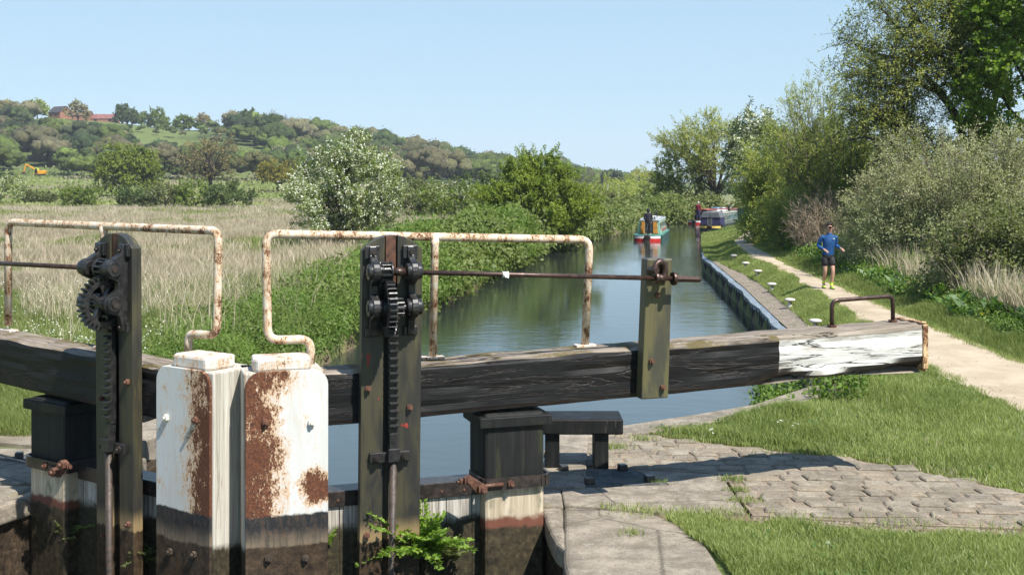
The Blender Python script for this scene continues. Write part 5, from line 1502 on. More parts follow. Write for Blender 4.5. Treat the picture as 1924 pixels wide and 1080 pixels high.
def bank_cover(name, mat, n, y0, y1, seed, width, hgt, leaf, per, power=1.6, off=0.0, side='left', sway=.5, mounds=0):
    rg = np.random.default_rng(seed)
    u = rg.random(n); k = 1-power; y = (y0**k+u*(y1**k-y0**k))**(1/k)
    w = width(y)*((.45+1.0*vnoise(y*.33, y*0+seed*.37, seed+1)) if side == 'left' else 1.0); t = rg.random(n)
    x = (xl(y)+.05+.5*vnoise(y*.6, y*0+2.5, seed+2)-off-w*t) if side == 'left' else (pr_(y)+off+w*t)
    prof = np.sin(np.clip(t*1.25+.12, 0, 1)*math.pi)**.6
    top = hgt(y)*prof*(.25+1.25*vnoise(x*.75, y*.5, seed))
    if side == 'right': top = hgt(y)*(.35+.65*sst(t, 0, .5))*(.3+1.1*vnoise(x*.8, y*.55, seed))
    gzv = np.maximum(ground_z(np.where(x > xl(y)-.25, xl(y)-.4, x) if side == 'left' else x, y), -.62)
    z = gzv+top*(1-.75*rg.random(n)**1.5)
    z = np.where((x > xl(y)-.3) & (side == 'left'), np.minimum(z, gzv+.75*top+.1)-.25*(x-xl(y)+.3), z)
    if side == 'left' and mounds:                        # separate plants heaped up from the carpet
        M_ = mounds; u = rg.random(M_); my = (y0**k+u*(y1**k-y0**k))**(1/k); mt = rg.random(M_)
        mx = xl(my)-.15-width(my)*(.35+.65*vnoise(my*.33, my*0+3, seed+9))*mt
        mr = rg.uniform(.35, .95, M_)*np.clip(my/30, .8, 1.5); mh = mr*rg.uniform(.75, 1.25, M_)*np.clip(hgt(my), .6, 1.3)
        j = np.arange(n) < int(.75*n); q = rg.choice(M_, n, p=mr**2/np.sum(mr**2)); v = unit(rg.normal(size=(n, 3))+np.array([.15, -.3, .35])); v[:, 2] = np.abs(v[:, 2])
        kk = rg.uniform(.75, 1.05, n)
        x = np.where(j, mx[q]+v[:, 0]*mr[q]*kk, x); y = np.where(j, my[q]+v[:, 1]*mr[q]*kk, y)
        z = np.where(j, np.maximum(ground_z(np.minimum(mx, xl(my)-.4), my), -.6)[q]+v[:, 2]*mh[q]*kk, np.where(True, gzv+.45*(z-gzv), z))
    sc_ = np.clip(y/24, .8, 2.6)*rg.uniform(.7, 1.3, n)
    c = np.stack([x, y, z], -1)
    m = per; nv = unit(rg.normal(size=(n, m, 3))+np.array([0, -.15, .55]))                 # leaves lie over small domes
    p = c[:, None]+nv*np.array([1, 1, .75])*(.29*sc_)[:, None, None]*rg.uniform(.6, 1.1, (n, m, 1))
    ld = unit(rg.normal(size=p.shape)+np.array([0, 0, -.1]))
    p = p.reshape(-1, 3); s = np.repeat(np.clip(y/24, .8, 2.6), m)*rg.uniform(.6, 1.3, n*m)
    return kind(np_obj(name, *leaf_quads(p, ld.reshape(-1, 3), leaf[0]*s, leaf[1]*s, rg, .8, nv.reshape(-1, 3)), mat), 'stuff')
bank_cover('cow_parsley', LM['parsley'], 7200, 19.5, 60, 71, lambda y: np.interp(y, [19, 22, 30, 45, 60], [2.2, 3.2, 3.6, 3.6, 3.2]), lambda y: np.interp(y, [19, 23, 30, 40, 60], [.55, .95, 1.15, 1.25, 1.3]), (.075, .026), 36, 1.7, mounds=150)
bank_cover('bank_nettles', LM['bank'], 5200, 36, 112, 72, lambda y: np.interp(y, [36, 60, 112], [3.0, 3.2, 4.5]), lambda y: np.interp(y, [36, 60, 80, 112], [1.2, 1.3, 1.5, 1.9]), (.10, .06), 16, 1.3, mounds=120)
bank_cover('bank_brambles', LM['nettle'], 3600, 66, 128, 73, lambda y: np.interp(y, [66, 128], [5.0, 9]), lambda y: np.interp(y, [66, 90, 128], [1.5, 1.9, 2.4]), (.11, .07), 16, 1.1, .4, mounds=90)
bank_cover('tall_nettles', LM['bank'], 1900, 19.5, 62, 76, lambda y: np.interp(y, [19, 22, 30, 45, 62], [2.6, 4.0, 5.0, 4.6, 3.6]), lambda y: np.interp(y, [19, 23, 30, 40, 62], [.6, 1.0, 1.25, 1.4, 1.4]), (.10, .05), 26, 1.7, mounds=70)
rgb = np.random.default_rng(88); y = 20+rgb.random(16000)**1.2*45; x = xl(y)-.1-rgb.random(16000)**1.1*np.interp(y, [20, 30, 65], [4.2, 5.4, 5])
grass_obj('bank_grass', x, np.asarray(y), (.45+.75*vnoise(x*.8, y*.6, 89))*(.6+.6*rgb.random(len(x))), .013*np.clip(y/24, .9, 2.6), LM['tall'], 90, .55)
y = 20+rgb.random(2600)*40; x = xl(y)-.6-rgb.random(2600)*np.interp(y, [20, 30, 65], [3.5, 5.4, 5]); k = vnoise(x*.6, y*.5, 91) > .55
grass_obj('dead_stalks', x[k], y[k], .8+.8*rgb.random(k.sum()), .012*np.clip(y[k]/24, .9, 2.6), LM['reed'], 92, .8)
# grass creeping over the path edges
for sd_, fn in ((121, pl_), (122, pr_)):
    r_ = np.random.default_rng(sd_); y = 12+r_.random(15000)**1.6*40; x = fn(y)+r_.normal(size=15000)*.07+(vnoise(y*2.2, y*0, sd_)-.5)*.22
    grass_obj('path_edge_grass', x, y, .03+.09*r_.random(15000), .009*np.clip(y/20, .9, 2.5), LM['grass'], sd_+5, .9, .01)
# right of the towpath
bank_cover('towpath_nettles', LM['parsley'], 7200, 15, 72, 74, lambda y: np.interp(y, [15, 30, 72], [2.6, 2.2, 1.8]), lambda y: np.interp(y, [15, 30, 50, 72], [.5, .55, .8, 1.2]), (.07, .036), 22, 1.8, .9, 'right')
bank_cover('towpath_brambles', LM['nettle'], 6500, 15, 66, 75, lambda y: np.interp(y, [15, 30, 66], [4.6, 4.2, 4]), lambda y: np.interp(y, [15, 30, 66], [1.5, 1.5, 1.7]), (.065, .045), 18, 1.7, 2.0, 'right')
def docks():
    rg = np.random.default_rng(81); P = []; D = []; S = []
    for _ in range(330):
        y = 17+rg.random()**1.3*36; x = float(pr_(y))+rg.uniform(.85, 1.9)+(.3 if y < 24 else 0)
        z = gz(x, y); h = rg.uniform(.15, .5)
        for k in range(11):
            a = rg.random()*6.28; e = rg.uniform(.15, 1.1)
            P.append((x+rg.normal()*.1, y+rg.normal()*.1, z+h*rg.random())); D.append((math.cos(a)*math.cos(e), math.sin(a)*math.cos(e), math.sin(e))); S.append(rg.uniform(.6, 1.25))
    P, D, S = np.array(P), np.array(D), np.array(S)
    kind(np_obj('dock_leaves', *leaf_quads(P, D, .30*S, .12*S, rg, 1.5), LM['dock']), 'stuff')
docks()
def reeds():
    rg = np.random.default_rng(83); n = 2300
    y = 21+rg.random(n)*13; px = rg.normal(1775, 75, n)-(y-27)*6; x = (px-CX)*y/FOC; x = np.maximum(x, pr_(y)+1.5)
    grass_obj('dry_reeds', x, y, .7+.75*rg.random(n), .014+.012*rg.random(n), LM['reed'], 84, .55)
    n = 900; y = 40+rg.random(n)*4; x = (rg.normal(1640, 34, n)-CX)*y/FOC
    grass_obj('dry_reeds', x, y, 1.0+.6*rg.random(n), .022+.012*rg.random(n), LM['reed'], 85, .6, .25)
    n = 1300; y = 33+rg.random(n)*12; x = pr_(y)+1.2+rg.random(n)*2.4
    grass_obj('dry_reeds', x, y, .6+.7*rg.random(n), .016+.01*rg.random(n), LM['reed'], 86, .7)
reeds()
# the leafy weeds at the water's edge under the beam tip
def edge_weeds(name, label, px0, px1, y0, y1, n, h, seed, lm, leaf):
    rg = np.random.default_rng(seed); y = y0+rg.random(n)*(y1-y0); px = px0+rg.random(n)*(px1-px0); x = (px-CX)*y/FOC
    b = Vector((float(x.mean()), float(y.mean()), gz(float(x.mean()), float(y.mean()))))
    z = np.maximum(ground_z(x, y), -.3)+h*rg.random(n)*(.5+vnoise(x*2, y*2, seed))
    c = np.stack([x, y, z], -1)-np.array(b)
    m = 16; d0 = unit(rg.normal(size=(n, 3))+np.array([-.1, -.3, .7]))
    p = c[:, None]+d0[:, None]*.2*rg.random((n, m, 1))+rg.normal(size=(n, m, 3))*.05
    p = p.reshape(-1, 3); s = rg.uniform(.6, 1.3, n*m)
    root = thing('waterside_plant', label, 'plant', b)
    la = Acc(); la.add(leaf_quads(p, unit(np.repeat(d0, m, 0)*.6+rg.normal(size=p.shape)*.8), leaf[0]*s, leaf[1]*s, rg, .8)); la.build('leaves', lm, root)
    ta = Acc(); K = np.linspace(0, 1, 3)[None, :, None]; bb = c*np.array([1, 1, 0]); ln = bb[:, None]*(1-K)+(c+d0*.15)[:, None]*K
    ta.add(tubes_np(ln, np.full(ln.shape[:2], .004), 3)); ta.build('stems', M['twig'], root)
edge_weeds('w', "leafy green weeds at the water's edge below the white beam tip", 1425, 1640, 15.6, 17.3, 230, .30, 91, LM['parsley'], (.075, .045))
# straw and bleached blades among the green, worn places
n = 24000; y = 7.6+rgl.random(n)**1.2*13; x = 1.4+rgl.random(n)*5.3
k = ~pave_mask(x, y) & (((y < 9.75) & (x > 1.62)) | (x > lawn_far_lo(y))) & (x < pl_(y)+.05) & (x > xr(y)+.35) & (vnoise(x*1.4, y*1.4, 115)+.25*rgl.random(n) > .55); x, y = x[k], y[k]
grass_obj('straw_blades', x, y, .03+.075*rgl.random(len(x)), .006, LM['dry'], 116, 1.2)
# clover and plantain in the lawn, loose stones along the setts
n = 7000; y = 8+rgl.random(n)*11; x = 1.5+rgl.random(n)*5.2
k = (vnoise(x*1.1, y*1.1, 111) > .55) & ~pave_mask(x, y) & (((y < 9.7) & (x > 1.8)) | (x > lawn_far_lo(y)+.1)) & (x < pl_(y)-.1) & (x > xr(y)+.4); x, y = x[k], y[k]
P = np.stack([x, y, ground_z(x, y)+.015+.05*rgl.random(len(x))], -1)
kind(np_obj('clover', *leaf_quads(P, rgl.normal(size=P.shape)*np.array([1, 1, .3]), .045, .032, rgl, 2.5), LM['dock']), 'stuff')
n = 1500; x = 2.1+rgl.random(n)*3.4; y = np.interp(x, [2.1, 3.2, 4.4, 5.6], [10.3, 10.05, 9.86, 9.8])-.02-.26*rgl.random(n)**1.5
P = np.stack([x, y, ground_z(x, y)+.004], -1); s = (.006+.016*rgl.random((n, 1))**3)
off = np.array([[1, 0, 0], [0, 1, 0], [-1, 0, 0], [0, -1, 0], [0, 0, .7]]); vv = (P[:, None]+off[None]*s[:, None]*rgl.uniform(.7, 1.3, (n, 5, 1))).reshape(-1, 3); i5 = (np.arange(n)*5)[:, None]
n2 = 1500; yp = 14+rgl.random(n2)**1.4*22; xp = pl_(yp)+(pr_(yp)-pl_(yp))*rgl.random(n2); Pp = np.stack([xp, yp, ground_z(xp, yp)+.035], -1); sp2 = (.006+.014*rgl.random((n2, 1))**3)
vp = (Pp[:, None]+off[None]*sp2[:, None]*rgl.uniform(.7, 1.3, (n2, 5, 1))).reshape(-1, 3); vv = np.concatenate([vv, vp]); i5 = (np.arange(n+n2)*5)[:, None]
kind(np_obj('pebbles', vv, np.concatenate([i5+np.array([[a, b, 4]]) for a, b in ((0, 1), (1, 2), (2, 3), (3, 0))]), M['sett']), 'stuff')
# daisies and dandelions
rg = np.random.default_rng(95); pd = [at(px, py) for px, py in ((1468, 812), (1497, 816), (1300, 775), (1720, 690), (1610, 960))]
for k_, (nm, mat_, pl0) in enumerate((('daisies', 'white', [(1468, 812), (1497, 816), (1575, 735), (1590, 727), (1335, 830), (1520, 590), (1512, 596), (1440, 565)]), ('dandelions', 'yflower', [(1852, 618), (1858, 614), (1846, 622), (1514, 500), (1522, 497), (1524, 501), (1432, 455)]))):
    P = []
    for px, py in pl0:
        q = at(px, py); P += [(q.x+rg.normal()*.03, q.y+rg.normal()*.06, gz(q.x, q.y)+.13+.2*(k_ == 1)+rg.normal()*.01) for _ in range(5)]
    P = np.array(P); kind(np_obj(nm, *leaf_quads(P, rg.normal(size=P.shape)*np.array([1, 1, .2]), .032, .03, rg, 3), LM[mat_]), 'stuff')

# plants rooted in the gates' ledges
def ledge_plant(name, label, px, py, v, size, seed, n, lm, left=False, leaf=(.05, .03)):
    D = Vector((-.82, .572, 0)) if left else Vector((.9505, .311, 0)); N = Vector((-.572, -.82, 0)) if left else Vector((.311, -.9505, 0))
    p0 = MITRE+N*v; s = (px-CX)/FOC; u = (s*p0.y-p0.x)/(D.x-s*D.y); q = p0+D*u; z = CZ-(py-HY)*q.y/FOC
    root = thing('ledge_plant', label, 'plant', (q.x, q.y, z), 0, 'plants rooted on the lock gates')
    rg = np.random.default_rng(seed); ta = Acc(); P = []; Dd = []; S = []
    for i in range(n):
        a = rg.random()*6.28; e = rg.uniform(.35, 1.35); d = np.array([math.cos(a)*math.cos(e), math.sin(a)*math.cos(e)*.6-.35, math.sin(e)]); d /= np.linalg.norm(d)
        L = size*rg.uniform(.5, 1.1); t = np.linspace(0, 1, 6)[:, None]
        ln = d*L*t+np.array([0, -.02, -.45])*(t*t)*L*rg.uniform(.3, 1.0); ta.add(tubes_np(ln[None], np.linspace(.005, .002, 6)[None], 4))
        side = unit(np.cross(d, [0, 0, 1]))
        for k in range(1, 12):                                # lobed, fern-like blade: paired leaflets
            f = k/11; c = ln[min(5, int(f*5))]*(1-(f*5) % 1)+ln[min(5, int(f*5)+1)]*((f*5) % 1)
            for sg in (-1, 1):
                for m in range(3):
                    P.append(c+side*sg*.018*m*(1.3-f)); Dd.append(side*sg*1.0+d*(.5+.4*m)+rg.normal(size=3)*.35); S.append((1.25-.7*f)*rg.uniform(.7, 1.2))
    ta.build('stems', LM['weed'], root)
    la = Acc(); S = np.array(S); la.add(leaf_quads(np.array(P), np.array(Dd), leaf[0]*S*size/.4, leaf[1]*S*size/.4, rg, 1.0)); la.build('leaves', lm, root)
ledge_plant('p', 'big bright fern leaved plant growing beside the right paddle post', 795, 1040, .26, .66, 401, 26, LM['fern'])
ledge_plant('p', 'grey green small weed at the foot of the bright fern leaved plant', 848, 1050, .2, .3, 402, 14, LM['weed'])
ledge_plant('p', 'little yellowing fern leaved plant at the edge of the rusty right plate', 615, 1022, .16, .2, 403, 8, LM['fern'])
ledge_plant('p', 'dull weed rooted low on the left leaf left of its paddle post', 128, 1015, .16, .28, 404, 14, LM['weed'], True)
ledge_plant('p', 'dull weed between the left paddle post and the white plate', 276, 1050, .16, .26, 405, 12, LM['weed'], True)
ledge_plant('p', 'tiny green weed hanging right of the dull weed on the left leaf', 160, 990, .16, .1, 406, 5, LM['fern'], True)
# ------------------------------------------------------------------ people
SK = flat_mat('skin', (.42, .24, .17), .55, 0, .4, .12, 9)
def skin_mesh(name, pts, edges, rad, mat, parent, sub=2, root=0):
    me = bpy.data.meshes.new(name); me.from_pydata([tuple(p) for p in pts], edges, []); me.materials.append(mat)
    o = bpy.data.objects.new(name, me); COL.objects.link(o); o.parent = parent
    m = o.modifiers.new('Skin', 'SKIN'); m.use_smooth_shade = True; m.branch_smoothing = .3
    if not me.skin_vertices: me.attributes  # layer is made with the modifier
    sv = me.skin_vertices[0].data
    for i, r in enumerate(rad):
        sv[i].radius = r if hasattr(r, '__len__') else (r, r)
        sv[i].use_root = (i == root)
    s = o.modifiers.new('Subdivision', 'SUBSURF'); s.levels = sub; s.render_levels = sub
    return o

class Chain:
    def __init__(s): s.p = []; s.e = []; s.r = []
    def add(s, pts, rad, at=None):
        prev = at
        for p, r in zip(pts, rad):
            s.p.append(Vector(p)); s.r.append(r); i = len(s.p)-1
            if prev is not None: s.e.append((prev, i))
            prev = i
        return prev
def lerp(a, b, t): return Vector(a)*(1-t)+Vector(b)*t

def person(label, loc, rz, J, mats, scale=1.0, hood=False, hair=None, shorts=True, group=None, logo=False):
    """J: joints in the person's own frame, facing -Y"""
    root = thing('person', label, 'person', loc, rz, group); root.scale = (scale,)*3
    g = lambda k: Vector(J[k])  # joint by name
    pel, chest, neck, head = g('pelvis'), g('chest'), g('neck'), g('head')
    b = Chain()
    b.add([pel], [(.10, .08)])
    ab = b.add([lerp(pel, chest, .45)], [(.09, .07)], 0); ch = b.add([chest], [(.10, .075)], ab)
    nk = b.add([neck, lerp(neck, head, .45)], [.058, .055], ch)
    hd = b.add([lerp(neck, head, .8)+Vector((0, -.012, 0)), head, head+Vector((0, .006, .065)), head+Vector((0, .01, .112))], [(.066, .066), (.087, .087), (.085, .085), (.05, .05)], nk)
    hi = hd-2
    b.add([head+Vector((0, -.10, -.03))], [.014], hi)                     # nose
    for s in ('l', 'r'):
        sh, el, wr = g('sh_'+s), g('el_'+s), g('wr_'+s)
        k = b.add([lerp(chest, sh, .55), sh, lerp(sh, el, .5), el, lerp(el, wr, .4), wr], [.055, .052, .046, .040, .040, .028], ch)
        d = (wr-el).normalized(); pal = wr+d*.05
        kk = b.add([pal], [(.038, .02)], k)
        sx = Vector((0, 0, 1)).cross(d)
        sx = sx.normalized() if sx.length > .1 else Vector((1, 0, 0))
        nrm = d.cross(sx).normalized()
        for q, (o_, ln) in enumerate(((-.030, .062), (-.010, .075), (.010, .070), (.028, .055))):
            a0 = pal+sx*o_+d*.03
            b.add([a0, a0+d*ln*.5-nrm*.012, a0+d*ln*.75-nrm*.04], [.0095, .009, .0075], kk)
        inn = sx*(1 if s == 'l' else -1)
        b.add([wr+d*.03+inn*.035, wr+d*.065+inn*.05-nrm*.015], [.011, .009], kk)
        hp, kn, an, to = g('hip_'+s), g('kn_'+s), g('an_'+s), g('to_'+s)
        k = b.add([hp, lerp(hp, kn, .5), kn, lerp(kn, an, .35), an, lerp(an, to, .6), to], [.075, .072, .054, .056, .036, .04, .028], 0)
    body = skin_mesh('body', b.p, b.e, b.r, mats['skin'], root)
    # top: lofted trunk with sleeves; legs wear the same way
    def loft(mb, rings, n=18):
        vs = []
        for c, rx, ry in rings:
            for k in range(n):
                q = 2*math.pi*k/n; vs.append(c+Vector((rx*math.cos(q), ry*math.sin(q), 0)))
        fs = [(i*n+k, i*n+(k+1) % n, (i+1)*n+(k+1) % n, (i+1)*n+k) for i in range(len(rings)-1) for k in range(n)]
        fs += [tuple(range(n)), tuple((len(rings)-1)*n+k for k in range(n))]
        mb.add(vs, fs, 0, True)
    shm = lerp(g('sh_l'), g('sh_r'), .5); shw = (g('sh_l')-g('sh_r')).length/2; k_ = 1.15 if hood else 1.0
    mb = MB()
    loft(mb, [(pel+Vector((0, 0, -.10)), .170*k_, .128*k_), (pel+Vector((0, 0, .05)), .158*k_, .122*k_), (lerp(pel, chest, .5), .152*k_, .118*k_), (chest+Vector((0, 0, -.04)), .178*k_, .135*k_), (shm+Vector((0, 0, -.03)), shw-.005, .115*k_),
              (shm+Vector((0, 0, .035)), shw*.74, .098*k_), (lerp(shm, neck, .75), .085, .08), (neck+Vector((0, -.004, .015)), .066, .068), (neck+Vector((0, -.01, .05)), .062, .066)])
    for s in ('l', 'r'):
        sh, el, wr = g('sh_'+s), g('el_'+s), g('wr_'+s)
        pts = [lerp(chest+Vector((0, 0, .06)), sh, .6), sh, lerp(sh, el, .45), lerp(sh, el, .9), lerp(el, wr, .1), lerp(el, wr, .5), lerp(el, wr, .95)]
        mb.tube(pts, [x*k_ for x in (.07, .068, .06, .054, .053, .048, .038)], 14)
    top = mb.build('top', mats['top'], root); sm = top.modifiers.new('Subdivision', 'SUBSURF'); sm.levels = 1; sm.render_levels = 1
    if logo:
        m_ = MB(); c = chest+Vector((.095, -.128, .06)); m_.box(c-Vector((.03, .004, .009)), c+Vector((.03, .004, .009))); m_.build('chest_mark', mats['mark'], top, .003)
    mb = MB()
    loft(mb, [(pel+Vector((0, 0, .06)), .148, .112), (pel, .160, .122), (pel+Vector((0, 0, -.09)), .172, .126), (pel+Vector((0, 0, -.15)), .150, .11)])
    for s in ('l', 'r'):
        hp, kn, an = g('hip_'+s), g('kn_'+s), g('an_'+s)
        if shorts: mb.tube([hp+Vector((0, 0, .03)), lerp(hp, kn, .3), lerp(hp, kn, .72)], [.10, .102, .104], 16)
        else: mb.tube([hp+Vector((0, 0, .03)), lerp(hp, kn, .5), lerp(hp, kn, .92), lerp(kn, an, .1), lerp(kn, an, .5), lerp(kn, an, .97)], [.11, .098, .082, .08, .078, .075], 16)
    lo_ = mb.build('shorts' if shorts else 'trousers', mats['legs'], root); sm = lo_.modifiers.new('Subdivision', 'SUBSURF'); sm.levels = 1; sm.render_levels = 1
    for s in ('l', 'r'):
        kn, an, to = g('kn_'+s), g('an_'+s), g('to_'+s)
        if shorts:
            c = Chain(); c.add([lerp(kn, an, .64), lerp(kn, an, .85), an, lerp(an, to, .35)], [.047, .044, .045, .046]); skin_mesh('sock', c.p, c.e, c.r, mats['sock'], root, 1)
        f = (to-an); f.z = 0
        f = f.normalized() if f.length > .01 else Vector((0, -1, 0)); hl = Vector((an.x, an.y, to.z))-f*.055
        c = Chain(); c.add([hl, lerp(hl, to, .35)+Vector((0, 0, .018)), lerp(hl, to, .75), to+f*.05], [(.042, .042), (.046, .05), (.046, .04), (.032, .025)])
        sh = skin_mesh('shoe', c.p, c.e, c.r, mats['shoe'], root, 2)
        m_ = MB(); zz = to.z-.035
        sx = Vector((-f.y, f.x, 0)); q = [hl-f*.045-sx*.035, to+f*.08-sx*.03, to+f*.08+sx*.03, hl-f*.045+sx*.035]
        m_.prism([(p.x, p.y) for p in q], zz-.012, zz+.012, 'xy'); m_.build('sole', mats['sole'], sh, .005)
    # head pieces
    hm = MB()
    if hood:
        prof = [(.0, -.13), (.10, -.12), (.125, -.04), (.125, .05), (.10, .12), (.05, .16), (.0, .17)]
        hm.lathe(prof[1:], 16, 0, Matrix.Translation(head+Vector((0, .012, 0))) @ Matrix.Diagonal((.92, 1.08, 1, 1)))
        hm.build('hood', mats['top'], root)
    elif hair is not None:
        n = 14; vs = []; fs = []
        for i in range(6):
            e = -.35+i*(1.57+.35)/5
            for k in range(n):
                a = 6.283*k/n; fr = max(0, -math.sin(a))             # forehead side
                ee = max(e, .55*fr+(.12 if fr > .3 else -.5)*1)
                vs.append(head+Vector((.094*math.cos(ee)*math.cos(a), .014+.116*math.cos(ee)*math.sin(a), .04+.118*math.sin(ee)))+Vector((0, 0, .006*math.sin(a*5+i))))
        for i in range(5):
            for k in range(n): fs.append((i*n+k, i*n+(k+1) % n, (i+1)*n+(k+1) % n, (i+1)*n+k))
        fs.append(tuple(5*n+k for k in range(n)))
        hm.add(vs, fs, 0, True); hm.build('hair', hair, root)
    if not hood:
        for sx in (-1, 1):
            e = MB(); e.lathe([(.002, -.004), (.0055, -.001), (.0055, .001), (.002, .004)], 8, 0, Matrix.Translation(head+Vector((sx*.031, -.089, .018)))); e.build('eye', EYES, root)
            e = MB(); e.box(head+Vector((sx*.031-.012, -.093, .036)), head+Vector((sx*.031+.012, -.084, .039))); e.build('eyebrow', mats['brow'], root, .002)
            e = MB(); e.lathe([(.008, -.03), (.018, -.01), (.02, .015), (.008, .032)], 8, 0, Matrix.Translation(head+Vector((sx*.078, .01, .0))) @ Matrix.Diagonal((.6, 1, 1, 1))); e.build('ear', mats['skin'], root)
        e = MB(); e.box(head+Vector((-.022, -.092, -.062)), head+Vector((.022, -.080, -.053))); e.build('mouth', mats['lip'], root, .003)
    return root

EYES = flat_mat('eye', (.09, .06, .05), .4)
EYE = flat_mat('dark_hair_brown', (.022, .014, .01), .6, 0, .3, .3, 30)
LIP = flat_mat('lip', (.33, .13, .11), .5, 0, .4, .1, 20)
base = dict(skin=SK, eye=EYE, lip=LIP, brow=flat_mat('eyebrow', (.22, .125, .085), .7))
rp = at(1555, 545, 0.0); rp.z = gz(rp.x, rp.y)+.045
rp.z = gz(rp.x, rp.y)+.035
J = dict(pelvis=(.02, .03, .93), chest=(.04, 0, 1.30), neck=(.045, -.005, 1.47), head=(.045, -.03, 1.635), sh_r=(-.145, .0, 1.41), sh_l=(.225, .02, 1.41), el_r=(-.25, .08, 1.15), wr_r=(-.12, -.17, 1.06),
         el_l=(.25, .10, 1.16), wr_l=(.335, -.12, 1.09), hip_r=(-.07, .03, .86), hip_l=(.105, .03, .86), kn_r=(-.075, -.03, .49), kn_l=(.115, -.12, .49), an_r=(-.075, .14, .15), an_l=(.085, -.06, .10), to_r=(-.08, .02, .05), to_l=(.09, -.21, .047))
person('young man jogging on the towpath in blue top, black shorts and yellow socks', rp, 0, J,
       dict(base, top=flat_mat('blue_sports_top', (.012, .07, .21), .7, 0, .3, .3, 7, 1.0), legs=flat_mat('black_shorts', (.016, .016, .018), .7, 0, .3, .3, 8), sock=flat_mat('neon_yellow_sock', (.52, .78, .06), .8, 0, .2, .1, 20),
            shoe=flat_mat('lime_trainer', (.42, .66, .07), .6, 0, .3, .35, 25), sole=flat_mat('dark_sole', (.02, .02, .022), .7), mark=flat_mat('pale_mark', (.6, .6, .55), .6)), 1.0, hair=EYE, logo=True)

# ------------------------------------------------------------------ narrowboats
paint = lambda n, c, r=.4: flat_mat(n, c, r, 0, .5, .18, 3)
GLASS = flat_mat('cabin_glass', (.02, .028, .032), .08, 0, .6, .3, 2)
PB = dict(black=paint('boat_black', (.014, .015, .016)), red=paint('boat_red', (.42, .02, .018)), white=paint('boat_white', (.72, .72, .7)), green=paint('boat_sage_green', (.22, .42, .32)), dgreen=paint('boat_dark_green', (.015, .06, .045)),
          tgreen=paint('boat_teal_green', (.055, .19, .15)), roof=paint('boat_grey_roof', (.36, .38, .4), .5), wood=paint('varnished_door', (.43, .185, .03), .35), navy=paint('navy_canvas', (.02, .02, .07), .8), grey=paint('grey_canvas', (.10, .105, .115), .85),
          yellow=paint('boat_yellow', (.72, .5, .12)), sage=paint('grey_sage_panel', (.085, .09, .07)), cream=paint('cream_trim', (.36, .35, .28)), teal=paint('teal_canvas', (.06, .33, .34), .7), bottle=paint('bottle_green_canvas', (.03, .065, .055), .8),
          tan=paint('tan_board', (.34, .17, .1)), blue=paint('pale_blue_panel', (.2, .33, .46)), copper=paint('red_brown_panel', (.25, .07, .05)))

def hull_poly(L, b, bow=2.6):
    pts = []
    for i in range(13):
        a = math.pi+math.pi*i/12; pts.append((b*math.cos(a), .75+.75*math.sin(a)))
    pts += [(b, L-bow), (b*.8, L-bow*.55), (b*.4, L-bow*.18), (.0, L), (-b*.4, L-bow*.18), (-b*.8, L-bow*.55), (-b, L-bow)]
    return pts
def stern_band(mb, b, z0, z1, th=.012):
    n = 12; a0, a1 = math.pi*1.16, math.pi*1.84
    for i in range(n):
        q = []
        for j in (i, i+1):
            a = a0+(a1-a0)*j/n; q.append((b*math.cos(a), .75+.75*math.sin(a)))
        o = [((x)*(1+th/b), .75+(y-.75)*(1+th/.75)) for x, y in q]
        mb.prism([q[0], q[1], o[1], o[0]], z0, z1, 'xy')

